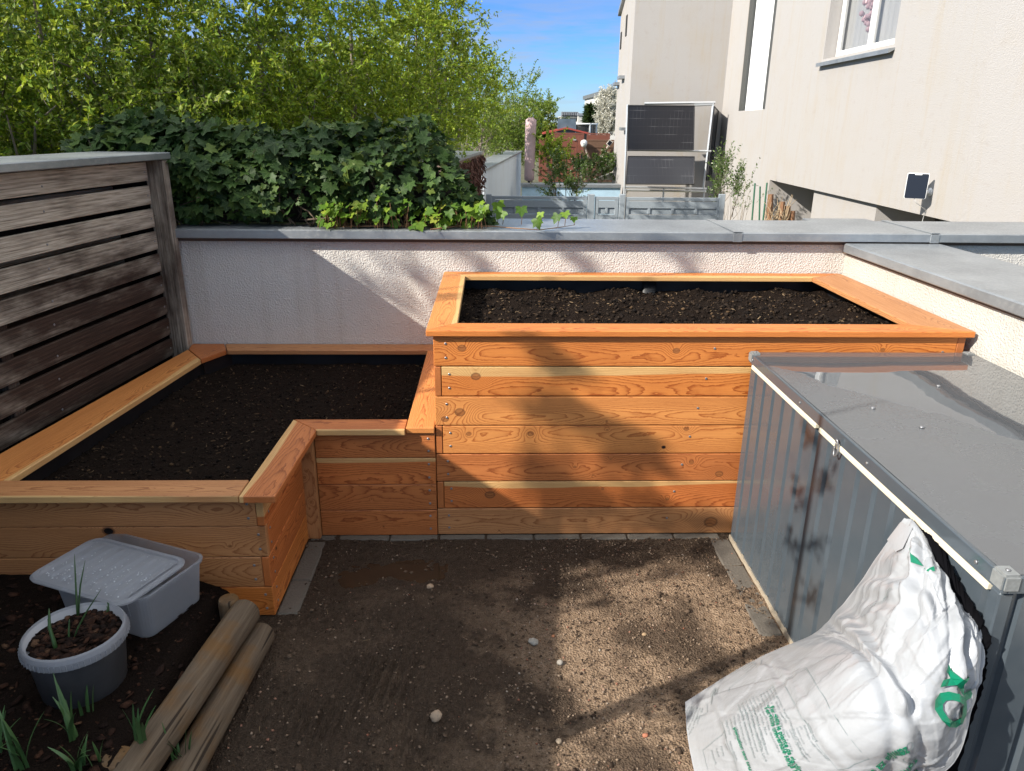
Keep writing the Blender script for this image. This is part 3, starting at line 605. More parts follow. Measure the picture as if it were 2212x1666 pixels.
for k in range(9):
    board('back_slat', FE, fp(-5.2, -.245, 1.60-.18*k), fe, Z_, fn, rect(5.2, .12), .02, M['weathered'], .003)
mb = MB(); mb.prism([(-5.4, -.345), (.088, -.345), (.088, .106), (-5.4, .106)], fp(0, 0, 1.695), fe, fn, Z_, .038); build('cap', mb, M['zinc'], FE, bevel=.004)

# ================================================================== metal storage box
g = G('anthracite_sheet'); c = g.co(); n = g.noise(c, 9, 4); sm_ = g.noise(g.vec(g.m('MULTIPLY', g.xyz(c)[0], 30), g.m('MULTIPLY', g.xyz(c)[1], 60), g.m('MULTIPLY', g.xyz(c)[2], 2)), 1, 3)
g.set(Base_Color=g.mix(n, (.065, .084, .102), (.088, .106, .124)), Roughness=g.mr(n, .3, .7, .13, .24), Specular_IOR_Level=.75, Metallic=.2); g.bump(sm_, .012, .003); M['sheet'] = g.mat
BX = thing('storage_box', 'anthracite corrugated metal garden storage box with a wet flat lid', 'storage box', (1.93, -.9, 0))
x0, x1, y0, y1 = 1.434, 2.43, -1.785, -.045
def ribs(lo, hi, out, per=.108):
    """trapezoid sheet profile along an axis: (s, depth)"""
    s = lo; P = [(lo, 0)]
    while s < hi-.02:
        for a, d in ((.006, 0), (.013, out), (.030, out), (.037, 0)):
            if s+a < hi: P.append((s+a, d))
        s += per
    return P+[(hi, 0)]
pf = ribs(y0+.02, y1-.005, .011); mb = MB(); V = []
for s, d in pf: V += [(x0+d, s, .0), (x0+d, s, .90)]
mb.add(V, [(2*i, 2*i+1, 2*i+3, 2*i+2) for i in range(len(pf)-1)]); build('side_panel', mb, M['sheet'], BX)
pf = ribs(x0+.02, x1-.02, .011); mb = MB(); V = []
for s, d in pf: V += [(s, y0+d, 0), (s, y0+d, .90)]
mb.add(V, [(2*i, 2*i+1, 2*i+3, 2*i+2) for i in range(len(pf)-1)]); build('front_panel', mb, M['sheet'], BX)
build('back_panel', MB().box(x0+.02, x1, y1-.003, y1, 0, .895), M['sheet'], BX); build('base_rail', MB().box(x0-.006, x0+.004, y0, y1, -.02, .018), plain('dirty_rail', (.33, .28, .21), .8, 0, 60, .4), BX)
for (a, b) in ((x0-.004, y0-.004), ): build('corner_profile', MB().box(a, a+.035, b, b+.035, .0, .9005), M['sheet'], BX, bevel=.004)
lx0, lx1, ly0, ly1 = x0-.010, x1+.010, y0-.015, y1+.010
def lidz(x, y): return .900
fr = MB(); 
for a in ((lx0, lx0+.014, ly0, ly1), (lx1-.014, lx1, ly0, ly1), (lx0+.0142, lx1-.0142, ly0, ly0+.014), (lx0+.0142, lx1-.0142, ly1-.014, ly1)): fr.box(a[0], a[1], a[2], a[3], .9065, .9500)
LID = build('lid_frame', fr, M['sheet'], BX, bevel=.002)
# wet lid skin: thin water film near the planter, droplets in the middle, damp in front
g = G('wet_lid'); c = g.co(); x, y, z = g.xyz(c)[:3]
nb = g.noise(c, 5, 4, .6); edge = g.m('ADD', g.m('ADD', g.m('MULTIPLY', y, .577), g.m('MULTIPLY', x, .817)), g.m('MULTIPLY', g.m('SUBTRACT', nb, .5), .16))   # object origin at the box base centre
pud = g.mr(edge, -.021, -.015, 0, 1); drop = g.m('MULTIPLY', g.mr(edge, -.40, -.05, 0, 1), g.m('SUBTRACT', 1, pud))
dv = g.vor(c, 95, 'Distance'); dn = g.noise(c, 60, 2); dm = g.mr(g.m('ADD', dv, g.m('MULTIPLY', dn, .25)), .32, .5, 1, 0)
lown = g.noise(c, 7, 2); fine = g.noise(c, 260, 2)
g.set(Base_Color=g.mix(nb, (.10, .107, .116), (.128, .136, .146)), Roughness=g.m('ADD', g.m('MULTIPLY', g.m('SUBTRACT', 1, pud), g.mr(nb, .3, .7, .17, .30)), .02), Specular_IOR_Level=1.0, Metallic=.25)
hh = g.m('ADD', g.m('MULTIPLY', g.m('MULTIPLY', dm, drop), 1.0), g.m('ADD', g.m('MULTIPLY', pud, .8), g.m('ADD', g.m('MULTIPLY', lown, .25), g.m('MULTIPLY', g.m('MULTIPLY', fine, g.m('SUBTRACT', 1, pud)), .10))))
g.bump(hh, .28, .006); M['wetlid'] = g.mat
nx, ny = 40, 80; gx, gy = np.meshgrid(np.linspace(lx0+.012, lx1-.012, nx), np.linspace(ly0+.012, ly1-.012, ny)); gz = .9512+.0022*fbm(gx*2.2, gy*2.2, 7, 2)-.002*np.exp(-((gx-1.75)**2+(gy+.2)**2)/.08)
npmesh('lid', np.stack([gx, gy, gz], -1).reshape(-1, 3), grid_faces(nx, ny), M['wetlid'], BX, smooth=True)
capm = plain('grey_plastic_cap', (.20, .21, .21), .55, 0, 80, .3, .2)
def capm_(x, y): 
    mb = MB().box(x-.004, x+.040, y-.004, y+.046, .911, .9565); o = build('corner_cap', mb, capm, BX, bevel=.006, seg=2); build('rivet', MB().lathe([(.006, 0), (.005, .003), (.001, .004)], (x+.018, y+.021, .9565), 10), M['screw'], o, smooth=True)
capm_(lx0, ly1-.044); capm_(lx0, -1.755-.044*0) if False else None; capm_(lx0, ly0+.0); capm_(lx1-.042, ly1-.044)
stripm = plain('cream_seal', (.66, .60, .46), .6, 0, 40, .1)
sm2 = MB()
for a, b in ((ly1-.05, -.775), (-.805, y0+.03)): sm2.box(lx0-.003, x0+.006, b if b < a else a, a, .8865, .9060)
build('seal_strip', sm2, stripm, BX, bevel=.003)
mb = MB()
for yy in (-.09, -.9, -1.62): mb.lathe([(.007, 0), (.006, .003), (.002, .004)], (0, 0, 0), 10)
for i, (xx, yy) in enumerate(((1.64, -.74), (1.72, -.92), (2.02, -.5), (2.25, -1.05), (1.98, -1.5))):
    build('bolt', MB().lathe([(.009, 0), (.008, .004), (.003, .006)], (xx, yy, .9515), 10), M['drop'] if 'drop' in M else M['screw'], BX, smooth=True)
for yy in (-.085, -.62, -1.15, -1.70):
    mb = MB().lathe([(.006, 0), (.005, .003), (.002, .0035)], (0, 0, 0), 10); mb.v = [(lx0-z_, yy+x_, .928+y_) for x_, y_, z_ in mb.v]; build('bolt', mb, M['screw'], BX, smooth=True)
# carabiner
pc = un(1806, 968, 'X', lx0-.010); n = 28; th = np.linspace(0, 2*math.pi, n)
pts = [np.array([lx0-.010+.002*math.cos(t*2), pc[1]+.012*math.cos(t)*(1.15 if math.sin(t) < 0 else .8), pc[2]+.030*math.sin(t)]) for t in th]
cb = thing('carabiner', 'small steel carabiner hanging from the cream seal of the metal box', 'carabiner', (lx0-.010, pc[1], pc[2]-.03))
build('hook', MB().tube(pts[3:], .0032, 8), M['screw'], cb, smooth=True); build('gate', MB().tube([pts[3]+X_*0, pts[1]+Y_*.001, pts[0]-Z_*.012], .0028, 8), M['screw'], cb, smooth=True)
# ================================================================== bag of potting soil
net = [  # rows run from the flat bottom end to the sewn end; (px, py, X)
 [(1480,1517,.93),(1484,1580,.91),(1495,1645,.895),(1514,1722,.91)],
 [(1560,1466,1.05),(1602,1560,.98),(1642,1650,.985),(1684,1760,1.04)],
 [(1650,1416,1.17),(1722,1530,1.07),(1792,1640,1.08),(1852,1745,1.19)],
 [(1752,1372,1.31),(1832,1450,1.16),(1904,1570,1.15),(1975,1700,1.29)],
 [(1792,1338,1.37),(1885,1395,1.235),(1980,1520,1.225),(2066,1640,1.35)],
 [(1858,1256,1.39),(1945,1300,1.29),(2035,1420,1.285),(2106,1500,1.38)],
 [(1912,1180,1.40),(1985,1215,1.36),(2060,1330,1.355),(2119,1410,1.395)],
 [(1948,1129,1.405),(1990,1160,1.40),(2058,1285,1.40),(2116,1372,1.405)]]
NET = np.zeros((8, 4, 3))
for i, r in enumerate(net):
    for j, (a, b, X) in enumerate(r):
        p = un(a, b, 'X', X)
        if p[2] < .02: p = un(a, b, 'Z', .02)
        NET[i, j] = p
def catmull(P, t):
    n = len(P); t = np.clip(t, 0, 1)*(n-1); i = np.minimum(t.astype(int), n-2); f = (t-i)[:, None]
    g = lambda k: P[np.clip(k, 0, n-1)]
    p0, p1, p2, p3 = g(i-1), g(i), g(i+1), g(i+2)
    p0 = np.where((i-1 < 0)[:, None], 2*p1-p2, p0) if P.ndim == 2 else p0
    return .5*((2*p1)+(-p0+p2)*f+(2*p0-5*p1+4*p2-p3)*f**2+(-p0+3*p1-3*p2+p3)*f**3)
def bag_front(a, b, wr=True):
    a = np.asarray(a, float).ravel(); b = np.asarray(b, float).ravel()
    cols = [catmull(NET[:, j], a) for j in range(4)]
    out = np.zeros((len(a), 3)); S = np.stack(cols, 1)  # (n,4,3)
    t = np.clip(b, 0, 1)*3; i = np.minimum(t.astype(int), 2); f = (t-i)[:, None]; ar = np.arange(len(a))
    p1, p2 = S[ar, i], S[ar, i+1]; p0 = np.where((i > 0)[:, None], S[ar, np.maximum(i-1, 0)], 2*p1-p2); p3 = np.where((i < 2)[:, None], S[ar, np.minimum(i+2, 3)], 2*p2-p1)
    return .5*((2*p1)+(-p0+p2)*f+(2*p0-5*p1+4*p2-p3)*f**2+(-p0+3*p1-3*p2+p3)*f**3)
def bag_nrm(a, b):
    h = .01; da = bag_front(np.clip(a+h, 0, 1), b)-bag_front(np.clip(a-h, 0, 1), b); db = bag_front(a, np.clip(b+h, 0, 1))-bag_front(a, np.clip(b-h, 0, 1))
    n = np.cross(da, db); n /= np.linalg.norm(n, axis=1)[:, None]+1e-9; s = np.sign(((CAM-bag_front(a, b))*n).sum(1)); return n*s[:, None]
CREASE = [((rg.uniform(.12, .98) if k_ % 3 else rg.uniform(.5, .98), rg.uniform(.03, .97)), rg.normal(.5, .9), rg.uniform(.06, .24), rg.choice([-1, 1, 1])*rg.uniform(.002, .0065)*(1 if k_ % 3 else 1.6), rg.uniform(-1, 1)) for k_ in range(120)]
def bag_surf(a, b):
    a = np.asarray(a, float).ravel(); b = np.asarray(b, float).ravel(); P = bag_front(a, b); N = bag_nrm(a, b)
    edge = np.clip(np.minimum(b, 1-b)/.12, 0, 1)*np.clip(a/.08, 0, 1)*np.clip((1.02-a)/.1, 0, 1)
    rdg = lambda q: 1-2*np.abs(q)
    neck = np.exp(-((a-.66)/.13)**2)
    w = .012*neck*(rdg(np.clip(fbm(b*3.2+a*2.2, a*2.0, 1, 3), -1, 1))-.5)
    w = w+.016*np.clip((a-.6)/.3, 0, 1)*(rdg(np.clip(fbm(b*5.0-a*1.0, a*.9, 7, 3), -1, 1))-.45)
    w = w+.005*(rdg(np.clip(fbm(a*6, b*5, 3, 3), -1, 1))-.5)
    # long diagonal creases
    for (a0, b0, a1, b1, dep, wd) in ((.60, .02, .52, .62, .012, .030), (.52, .62, .38, .98, .008, .03), (.93, .30, .60, .42, .014, .030), (.98, .55, .72, .80, .013, .03), (.70, .05, .78, .5, .010, .03), (.30, .05, .34, .95, .003, .012), (.10, .02, .12, .98, .003, .012), (.86, .8, .70, .98, .010, .025)):
        d = np.array([a1-a0, (b1-b0)*.75]); l = np.hypot(*d); u = d/l
        ra = a-a0; rb = (b-b0)*.75; t = np.clip(ra*u[0]+rb*u[1], 0, l); ds = np.hypot(ra-t*u[0], rb-t*u[1])
        ds = ds+.012*pn(a*9, b*9, a0*9); w = w+dep*(np.exp(-(ds/wd)**2)-1.3*np.exp(-((ds-wd*1.3)/(wd*.7))**2)*.6)
    for c0, th, sg, am, sl in CREASE:
        da, db = a-c0[0], (b-c0[1])*.75; u_ = da*math.cos(th)+db*math.sin(th); v_ = -da*math.sin(th)+db*math.cos(th)
        w = w+am*np.clip(1-np.abs(v_)/(sg*.24), 0, 1)**1.0*np.exp(-(u_/sg)**2)*(.6+.4*np.sign(v_)*sl)
    body = np.sin(np.pi*np.clip(b, 0, 1))**.8*np.clip(np.sin(np.pi*np.clip((a-.02)/.62, 0, 1)), 0, 1)*.040
    return P+N*((w*(.25+.75*edge))+body)[:, None], N
na, nb = 250, 180
A_, B_ = np.meshgrid(np.linspace(0, 1, na), np.linspace(0, 1, nb), indexing='ij'); fa, fb = A_.ravel(), B_.ravel()
FV, FN = bag_surf(fa, fb)
FV[:, 2] = np.maximum(FV[:, 2], .006); FV[:, 0] = np.minimum(FV[:, 0], 1.428)
# bulging back sheet, kept off the ground and the box
prof = np.sin(np.pi*np.clip(fb, 0, 1))**.7*np.clip(1-fa, 0, 1)**.45*np.clip(fa/.12, 0, 1)**.5
BV = FV+np.outer(prof*.17, np.array([.75, .35, -.55])); BV[:, 0] = np.clip(BV[:, 0], None, 1.429); BV[:, 2] = np.maximum(BV[:, 2], .004)
g = G('white_plastic_film'); c = g.co(); n = g.noise(c, 14, 4, .6); n2 = g.noise(c, 70, 3); dirt = g.noise(c, 5, 5, .7)
g.set(Base_Color=g.mix(g.mr(dirt, .55, .8, 0, .35), (.315, .328, .348), (.26, .243, .222)), Roughness=.24, Specular_IOR_Level=.55); g.bump(g.m('ADD', n, g.m('MULTIPLY', n2, .35)), .22, .010); M['film'] = g.mat
BG = thing('soil_bag', 'crumpled white plastic bag of potting soil slumped against the metal box', 'bag', (1.15, -1.45, 0))
F = grid_faces(nb, na); V = np.concatenate([FV, BV]); F2 = F[:, ::-1]+len(FV)
rim = np.concatenate([np.arange(nb), np.arange(1, na)*nb+nb-1, ((na-1)*nb+np.arange(nb-1))[::-1], (np.arange(1, na-1)*nb)[::-1]])
R4 = np.stack([rim, np.roll(rim, -1), np.roll(rim, -1)+len(FV), rim+len(FV)], 1)
npmesh('bag_film', V, np.concatenate([F, F2, R4]), M['film'], BG, smooth=True)
# serrated sewn end
bs = np.linspace(0, 1, 120); e0, n0 = bag_surf(np.full(120, .995), bs); d = bag_front(np.full(120, 1.), bs)-bag_front(np.full(120, .95), bs); d /= np.linalg.norm(d, axis=1)[:, None]
out = e0+d*(.020+.0045*(np.arange(120) % 2))[:, None]; out[:, 0] = np.minimum(out[:, 0], 1.430); out2 = out+np.array([.0015, .0, -.0015])
V = np.concatenate([e0+n0*.001, out, out2]); i = np.arange(119)
sf = np.concatenate([np.stack([i, i+1, i+121, i+120], 1), np.stack([i+120, i+121, i+241, i+240], 1)]); npmesh('sewn_edge', V, sf, M['film'], BG)
# folded corner flap at the top
q = [un(1916, 1166, 'X', 1.375), un(1945, 1128, 'X', 1.395), un(1972, 1140, 'X', 1.395), un(1950, 1185, 'X', 1.36), un(1934, 1192, 'X', 1.355)]
mb = MB(); c0 = sum(q)/5+np.array([-.006, -.004, .004]); mb.add(q+[c0], [(k, (k+1) % 5, 5) for k in range(5)]); build('corner_flap', mb, M['film'], BG, smooth=True)
# black inner face of the opened bag, ragged along the right edge
bi = [(1970,1142),(2010,1180),(2040,1235),(2065,1290),(2090,1332),(2108,1372),(2110,1410),(2107,1450),(2094,1500),(2077,1560),(2055,1640),(2035,1690)]
bo = [(1988,1141),(2008,1150),(2027,1168),(2052,1218),(2083,1276),(2118,1330),(2144,1387),(2131,1402),(2133,1440),(2122,1492),(2099,1562),(2063,1690)]
V = []; F = []; m_ = 8
def seg(P, t): t = t*(len(P)-1); i = min(int(t), len(P)-2); f = t-i; return np.array(P[i])*(1-f)+np.array(P[i+1])*f
for i in range(90):
    t = i/89; a = seg(bi, t); b = seg(bo, t)+np.array([2.2*math.sin(i*2.3)+1.5*math.sin(i*5.1), 1.5*math.sin(i*3.7)])
    V += [un(a[0]-26, a[1], 'X', 1.392), un(*a, 'X', 1.405), un(*b, 'X', 1.424), un(*b, 'X', 1.427)]
F = [(4*i+k, 4*i+4+k, 4*i+5+k, 4*i+1+k) for i in range(89) for k in range(3)]
build('black_inner_film', MB().add(V, F), plain('black_film', (.004, .004, .005), .95, 0, 20, .2, 0, .02), BG, smooth=True, fixn=False)
# printing -------------------------------------------------------
_pp = np.stack(pr(FV.T.T) if False else (lambda d: (IW/2+CF*(d@_R)/(d@_F), IH/2-CF*(d@_U)/(d@_F)))(FV-CAM), 1)
def ab(px, py):
    k = int(np.argmin((_pp[:, 0]-px)**2+(_pp[:, 1]-py)**2)); return np.array([fa[k], fb[k]])
def ab2(px, py):
    """continuous bag coordinates for a print position (also beyond the visible edge)"""
    k = int(np.argmin((_pp[:, 0]-px)**2+(_pp[:, 1]-py)**2)); a0 = np.array([fa[k], fb[k]]); h = .03
    f = lambda a: (lambda d: np.array([IW/2+CF*(d@_R)/(d@_F), IH/2-CF*(d@_U)/(d@_F)]))(bag_front([a[0]], [a[1]])[0]-CAM)
    p0 = f(a0); J = np.stack([(f(np.clip(a0+[h, 0], 0, 1))-p0)/max(1e-3, min(h, 1-a0[0])), (f(np.clip(a0+[0, h], 0, 1))-p0)/max(1e-3, min(h, 1-a0[1]))], 1)
    return a0+np.clip(np.linalg.lstsq(J, np.array([px, py])-p0, rcond=1e-3)[0], -.12, .12)
green = plain('green_print', (.0, .17, .09), .4, 0, 20, .05); greyp = plain('grey_print', (.20, .24, .25), .45, 0, 20, .05)
def text_geo(s, bold=0.0, res=3):
    cu = bpy.data.curves.new('t', 'FONT'); cu.body = s; cu.resolution_u = res; cu.offset = bold; cu.size = 1
    o = bpy.data.objects.new('t', cu); COL.objects.link(o); dg = bpy.context.evaluated_depsgraph_get(); dg.update(); me = o.evaluated_get(dg).to_mesh()
    bm = bmesh.new(); bm.from_mesh(me); bmesh.ops.triangulate(bm, faces=bm.faces)
    for _ in range(2):
        long = [e for e in bm.edges if e.calc_length() > .22]
        if not long: break
        bmesh.ops.subdivide_edges(bm, edges=long, cuts=1); bmesh.ops.triangulate(bm, faces=bm.faces)
    v = np.array([(p.co.x, p.co.y) for p in bm.verts]); bm.verts.index_update(); f = [tuple(q.index for q in fc.verts) for fc in bm.faces]; bm.free()
    o.evaluated_get(dg).to_mesh_clear(); bpy.data.objects.remove(o); return v, f
def print_geo(name, geos, O, E, U, mat, w, lift=.0034):
    """geos: list of (verts2d, faces); x in 0..w along O->E, y up towards U (unit = 1 line)"""
    O, E, U = ab2(*O), ab2(*E), ab2(*U); V = []; F = []
    for v, f in geos:
        k = len(V); a = O[None]+(v[:, :1]/w)*(E-O)[None]+v[:, 1:]*(U-O)[None]; a = np.clip(a, .003, .997)
        P, N = bag_surf(a[:, 0], a[:, 1]); P[:, 2] = np.maximum(P[:, 2], .006); P[:, 0] = np.minimum(P[:, 0], 1.428); P = P+N*lift; V += P.tolist(); F += [tuple(i+k for i in q) for q in f]
    mb = MB(); mb.add(V, F); return build(name, mb, mat, BG, fixn=False)
def line(s, O, E, U, mat, bold=.0, name='print'):
    v, f = text_geo(s, bold); w = v[:, 0].max(); return print_geo(name, [(v, f)], O, E, U, mat, w)
def para(lines, O, E, U, mat, name='small_print', width=None, gap=1.25, bold=0):
    gs = []; W = 0
    for i, s in enumerate(lines):
        v, f = text_geo(s, bold, 1); W = max(W, v[:, 0].max()); v = v-np.array([0, i*gap]); gs.append((v, f))
    return print_geo(name, gs, O, E, U, mat, width or W)
S8 = 1380/2049*.5422
def c8(x, y): return (2700*.5422+x*S8, 1950*.5422+y*S8)
line('zemlja za sajenje', c8(1312, 1445), c8(1000, 1672), c8(1356, 1500), green, .02)
line('Terriccio universale', c8(1374, 1528), c8(1046, 1768), c8(1416, 1581), green, .02)
line('Terreau universel', c8(1425, 1615), c8(1150, 1835), c8(1467, 1668), green, .02)
line('Terriccio universale senza torba', c8(564, 1350), c8(764, 1690), c8(602, 1336), green, .02)
line('Per tutte le piante da giardino', c8(598, 1352), c8(770, 1650), c8(636, 1338), green, .02)
line("plantation sans tourbe", c8(374, 1433), c8(482, 1690), c8(402, 1423), green, .02)
line('Zemlja univerzalna', c8(222, 1180), c8(206, 1282), c8(240, 1183), greyp, .02); line('brez šote', c8(238, 1188), c8(226, 1238), c8(254, 1190), greyp, .02)
it = ['AMMENDANTE', 'Ammendante compostato misto', 'pH', 'Sostanza secca', 'Azoto organico sul secco', 'Carbonio organico sul secco', 'Salinità']
para(it, c8(840, 1420), c8(960, 1560), c8(857, 1410), greyp)
p1 = ['piante giovani. Particolarmente indicato', 'per orti, frutti, piante', 'perenni e rose, per giardino e vaso.', 'per un migliore terreno.', 'Preparare la messa a dimora delle piante', 'con abbondante acqua, mescolare', 'il terriccio a fondo. Non', 'concimare dopo 4 settimane.', 'in vaso o in giardino, annaffiare', 'in primavera rinvasare', 'solitamente con terriccio']
para(p1, c8(600, 1225), c8(830, 1585), c8(617, 1216), greyp)
p2 = ['un terreau structuré et riche en substances', 'pour balcon, terrasse et plante de jardin. Lors de', 'la plantation, 1 volume de terreau pour', '1 volume de terre. Les nouvelles plantations', 'arroser abondamment après le', 'repiquage, régulièrement. Pour une', 'amélioration du jardin', 'mélanger au sol', 'à la terre de jardin']
para(p2, c8(475, 1325), c8(600, 1590), c8(492, 1317), greyp)
p3 = ['45 Liter', 'Torffreie Erde', 'Blumen und', 'Gemüse', 'Balkon', 'Garten']
para(p3, c8(150, 1300), c8(95, 1440), c8(165, 1304), greyp, width=5); para(p3[::-1], c8(480, 1050), c8(340, 1160), c8(488, 1062), greyp, width=6)
p4 = ['Nährstoffgehalte', 'Inhalt', 'Lagerung', 'Herkunft', 'Ausgangsstoffe']
para(p4, c8(350, 1500), c8(420, 1700), c8(365, 1494), greyp, width=12, gap=2.2)
def frame(pts, name='print_frame', wd=.0016):
    mb = MB()
    for a, b in zip(pts[:-1], pts[1:]):
        A, B = ab2(*a), ab2(*b); t = np.linspace(0, 1, 14)[:, None]; q = np.clip(A+(B-A)*t, .003, .997); P, N = bag_surf(q[:, 0], q[:, 1]); P[:, 0] = np.minimum(P[:, 0], 1.428); P = P+N*.0012; s = np.cross(N, P[-1]-P[0]); s /= np.linalg.norm(s, axis=1)[:, None]+1e-9
        n = len(P); mb.add(np.concatenate([P-s*wd/2, P+s*wd/2]).tolist(), [(i, i+1, n+i+1, n+i) for i in range(n-1)])
    return build(name, mb, greyp, BG, fixn=False)
frame([c8(812, 1108), c8(668, 1195), c8(975, 1605), c8(1128, 1525), c8(812, 1108)]); frame([c8(310, 1440), c8(155, 1545), c8(185, 1660)]); frame([c8(310, 1440), c8(400, 1690)])
frame([c8(505, 1020), c8(508, 1055), c8(315, 1190), c8(320, 1220)]); frame([c8(180, 1275), c8(185, 1330), c8(110, 1365)])
v_, f_ = text_geo('xO', .03); print_geo('print', [(v_, f_)], c8(1592, 1050), c8(1478, 1312), c8(1775, 1128), green, v_[:, 0].max(), .0075)
for cc in ((1335, 1448), (1322, 1528), (1370, 1552)):
    frame([c8(cc[0]+19*math.cos(t), cc[1]+17*math.sin(t)) for t in np.linspace(0, 6.29, 11)], 'print_ring')
def blob(pts, name='print_patch'):
    gs = np.array([ab2(*p) for p in pts]); c_ = gs.mean(0); V = []; F = []; n = len(gs)
    q = [c_]+[g_ for g_ in gs]; q = np.clip(np.array(q), .003, .997); P, N = bag_surf(q[:, 0], q[:, 1]); P[:, 0] = np.minimum(P[:, 0], 1.428); P = P+N*.0022
    mb = MB().add(P.tolist(), [(0, 1+i, 1+(i+1) % n) for i in range(n)]); build(name, mb, green, BG, fixn=False)
blob([c8(1398, 362), c8(1420, 372), c8(1462, 468), c8(1425, 472)]); blob([c8(1465, 483), c8(1505, 480), c8(1512, 505), c8(1485, 510)])
blob([c8(1668, 1200), c8(1745, 1170), c8(1725, 1230), c8(1690, 1250)]); blob([c8(1662, 1290), c8(1712, 1255), c8(1700, 1320), c8(1672, 1335)]); blob([c8(1630, 1350), c8(1660, 1338), c8(1655, 1370), c8(1634, 1380)])
line('3NO231726201332', c8(1170, 718), c8(1305, 600), c8(1162, 700), greyp, 0)

# ================================================================== frosted storage tub with loose lid
def frosted(name, alpha):
    g = G(name); c = g.co(); n = g.noise(c, 25, 4); dr = g.vor(c, 120)
    g.set(Base_Color=g.mix(n, (.38, .40, .44), (.50, .52, .56)), Roughness=.38, Specular_IOR_Level=.5); g.bump(g.m('ADD', n, dr), .12, .004)
    t = g.t.nodes.new('ShaderNodeBsdfTranslucent'); t.inputs[0].default_value = (.7, .72, .76, 1); tr = g.t.nodes.new('ShaderNodeBsdfTransparent'); tr.inputs[0].default_value = (.85, .87, .9, 1)
    a = g.t.nodes.new('ShaderNodeMixShader'); a.inputs[0].default_value = .45; b = g.t.nodes.new('ShaderNodeMixShader'); b.inputs[0].default_value = alpha
    l = g.t.links.new; l(g.b.outputs[0], a.inputs[1]); l(t.outputs[0], a.inputs[2]); l(a.outputs[0], b.inputs[1]); l(tr.outputs[0], b.inputs[2]); l(b.outputs[0], g.out.inputs[0]); return g.mat
M['frost'] = frosted('frosted_plastic', .58); M['frost2'] = frosted('frosted_lid', .42)
def rrect(l, w, r, n=6):
    P = []
    for cx, cy, a0 in ((l/2-r, w/2-r, 0), (-l/2+r, w/2-r, 90), (-l/2+r, -w/2+r, 180), (l/2-r, -w/2+r, 270)):
        for i in range(n+1): t = R_(a0+90*i/n); P.append((cx+r*math.cos(t), cy+r*math.sin(t)))
    return P
def loft(mb, secs, rot, c, close=True, mi=0):
    """secs: list of (poly2d, z)"""
    n = len(secs[0][0]); V = []
    for poly, z in secs:
        for x, y in poly: V.append((c[0]+x*math.cos(rot)-y*math.sin(rot), c[1]+x*math.sin(rot)+y*math.cos(rot), c[2]+z))
    F = [(j*n+i, j*n+(i+1) % n, (j+1)*n+(i+1) % n, (j+1)*n+i) for j in range(len(secs)-1) for i in range(n)]
    if close: F += [tuple(range(n))]
    mb.add(V, F, mi)
ua = np.array([-.434, .183]); ta = math.atan2(ua[1], ua[0]); ctr = np.array([-.903, -1.065])+np.array([-.434, .183])*.49+np.array([.103, .285])*.5*.95
TUB = thing('storage_tub', 'frosted translucent plastic tub standing on the dark garden soil', 'tub', (ctr[0], ctr[1], .205))
mb = MB(); H = .178
secs = [(rrect(.405, .255, .035), .004), (rrect(.41, .26, .035), .0), (rrect(.445, .29, .04), H-.012), (rrect(.462, .306, .045), H-.012), (rrect(.466, .31, .046), H), (rrect(.446, .292, .04), H), (rrect(.412, .262, .035), .008)]
loft(mb, secs[1:], ta, (ctr[0], ctr[1], .207)); mb.f.append(tuple(range(len(mb.v)-28, len(mb.v)))); mb.m.append(0)
build('tub_body', mb, M['frost'], TUB, smooth=False)
mb = MB(); 
for k in (-.12, 0, .12):
    P = rrect(.09, .004, .0018, 2); loft(mb, [([(x+k, y+.5*.300) for x, y in P], .10), ([(x+k, y+.5*.312) for x, y in P], H-.014)], ta, (ctr[0], ctr[1], .207)); 
build('tub_rib', mb, M['frost'], TUB)
lv = np.array([.406, -.165]); tl = math.atan2(lv[1], lv[0]); lc = (np.array([-1.377, -.915])+np.array([-.821, -.848]))/2+np.array([-.004, -.012])
LD = thing('tub_lid', 'ribbed frosted lid lying askew on top of the plastic tub', 'lid', (lc[0], lc[1], .388))
mb = MB(); LW, LB_ = .452, .300
secs = [(rrect(LW, LB_, .05), .002), (rrect(LW+.006, LB_+.006, .052), .010), (rrect(LW-.01, LB_-.01, .048), .016), (rrect(LW-.03, LB_-.03, .04), .015), (rrect(LW-.04, LB_-.04, .036), .006)]
loft(mb, secs, tl, (lc[0], lc[1], .388)); k = len(mb.v)-28
build('lid_rim', mb, M['frost2'], LD, smooth=False)
mb = MB(); nx, ny = 120, 20; gx, gy = np.meshgrid(np.linspace(-LW/2+.022, LW/2-.022, nx), np.linspace(-LB_/2+.022, LB_/2-.022, ny))
rb = np.where(np.abs(gy) < LB_/2-.045, 1, 0)*.0075*np.clip(1.8*np.cos(gx/(LW-.07)*2*np.pi*7.5), -.2, 1); gz = .394+np.clip(rb, -.001, 1)+.004
V = np.stack([lc[0]+gx*math.cos(tl)-gy*math.sin(tl), lc[1]+gx*math.sin(tl)+gy*math.cos(tl), gz], -1).reshape(-1, 3); npmesh('lid_panel', V, grid_faces(nx, ny), M['frost2'], LD, smooth=True)
px = rg.uniform(-.19, .19, 320); py = rg.uniform(-.12, .12, 320); k = rg.random(320) < .35+.65*(py < .03); px, py = px[k], py[k]
V = np.stack([lc[0]+px*math.cos(tl)-py*math.sin(tl), lc[1]+px*math.sin(tl)+py*math.cos(tl), np.full(len(px), .400)], 1)
g = G('water_drop'); g.set(Base_Color=(.62, .65, .70), Roughness=.06, Specular_IOR_Level=.8); M['drop'] = g.mat
scatter('water_drops', V, .0014+.003*rg.random(len(px))**2, M['drop'], LD, flat=.5, kind='stuff', seed=4, jitter=.15)

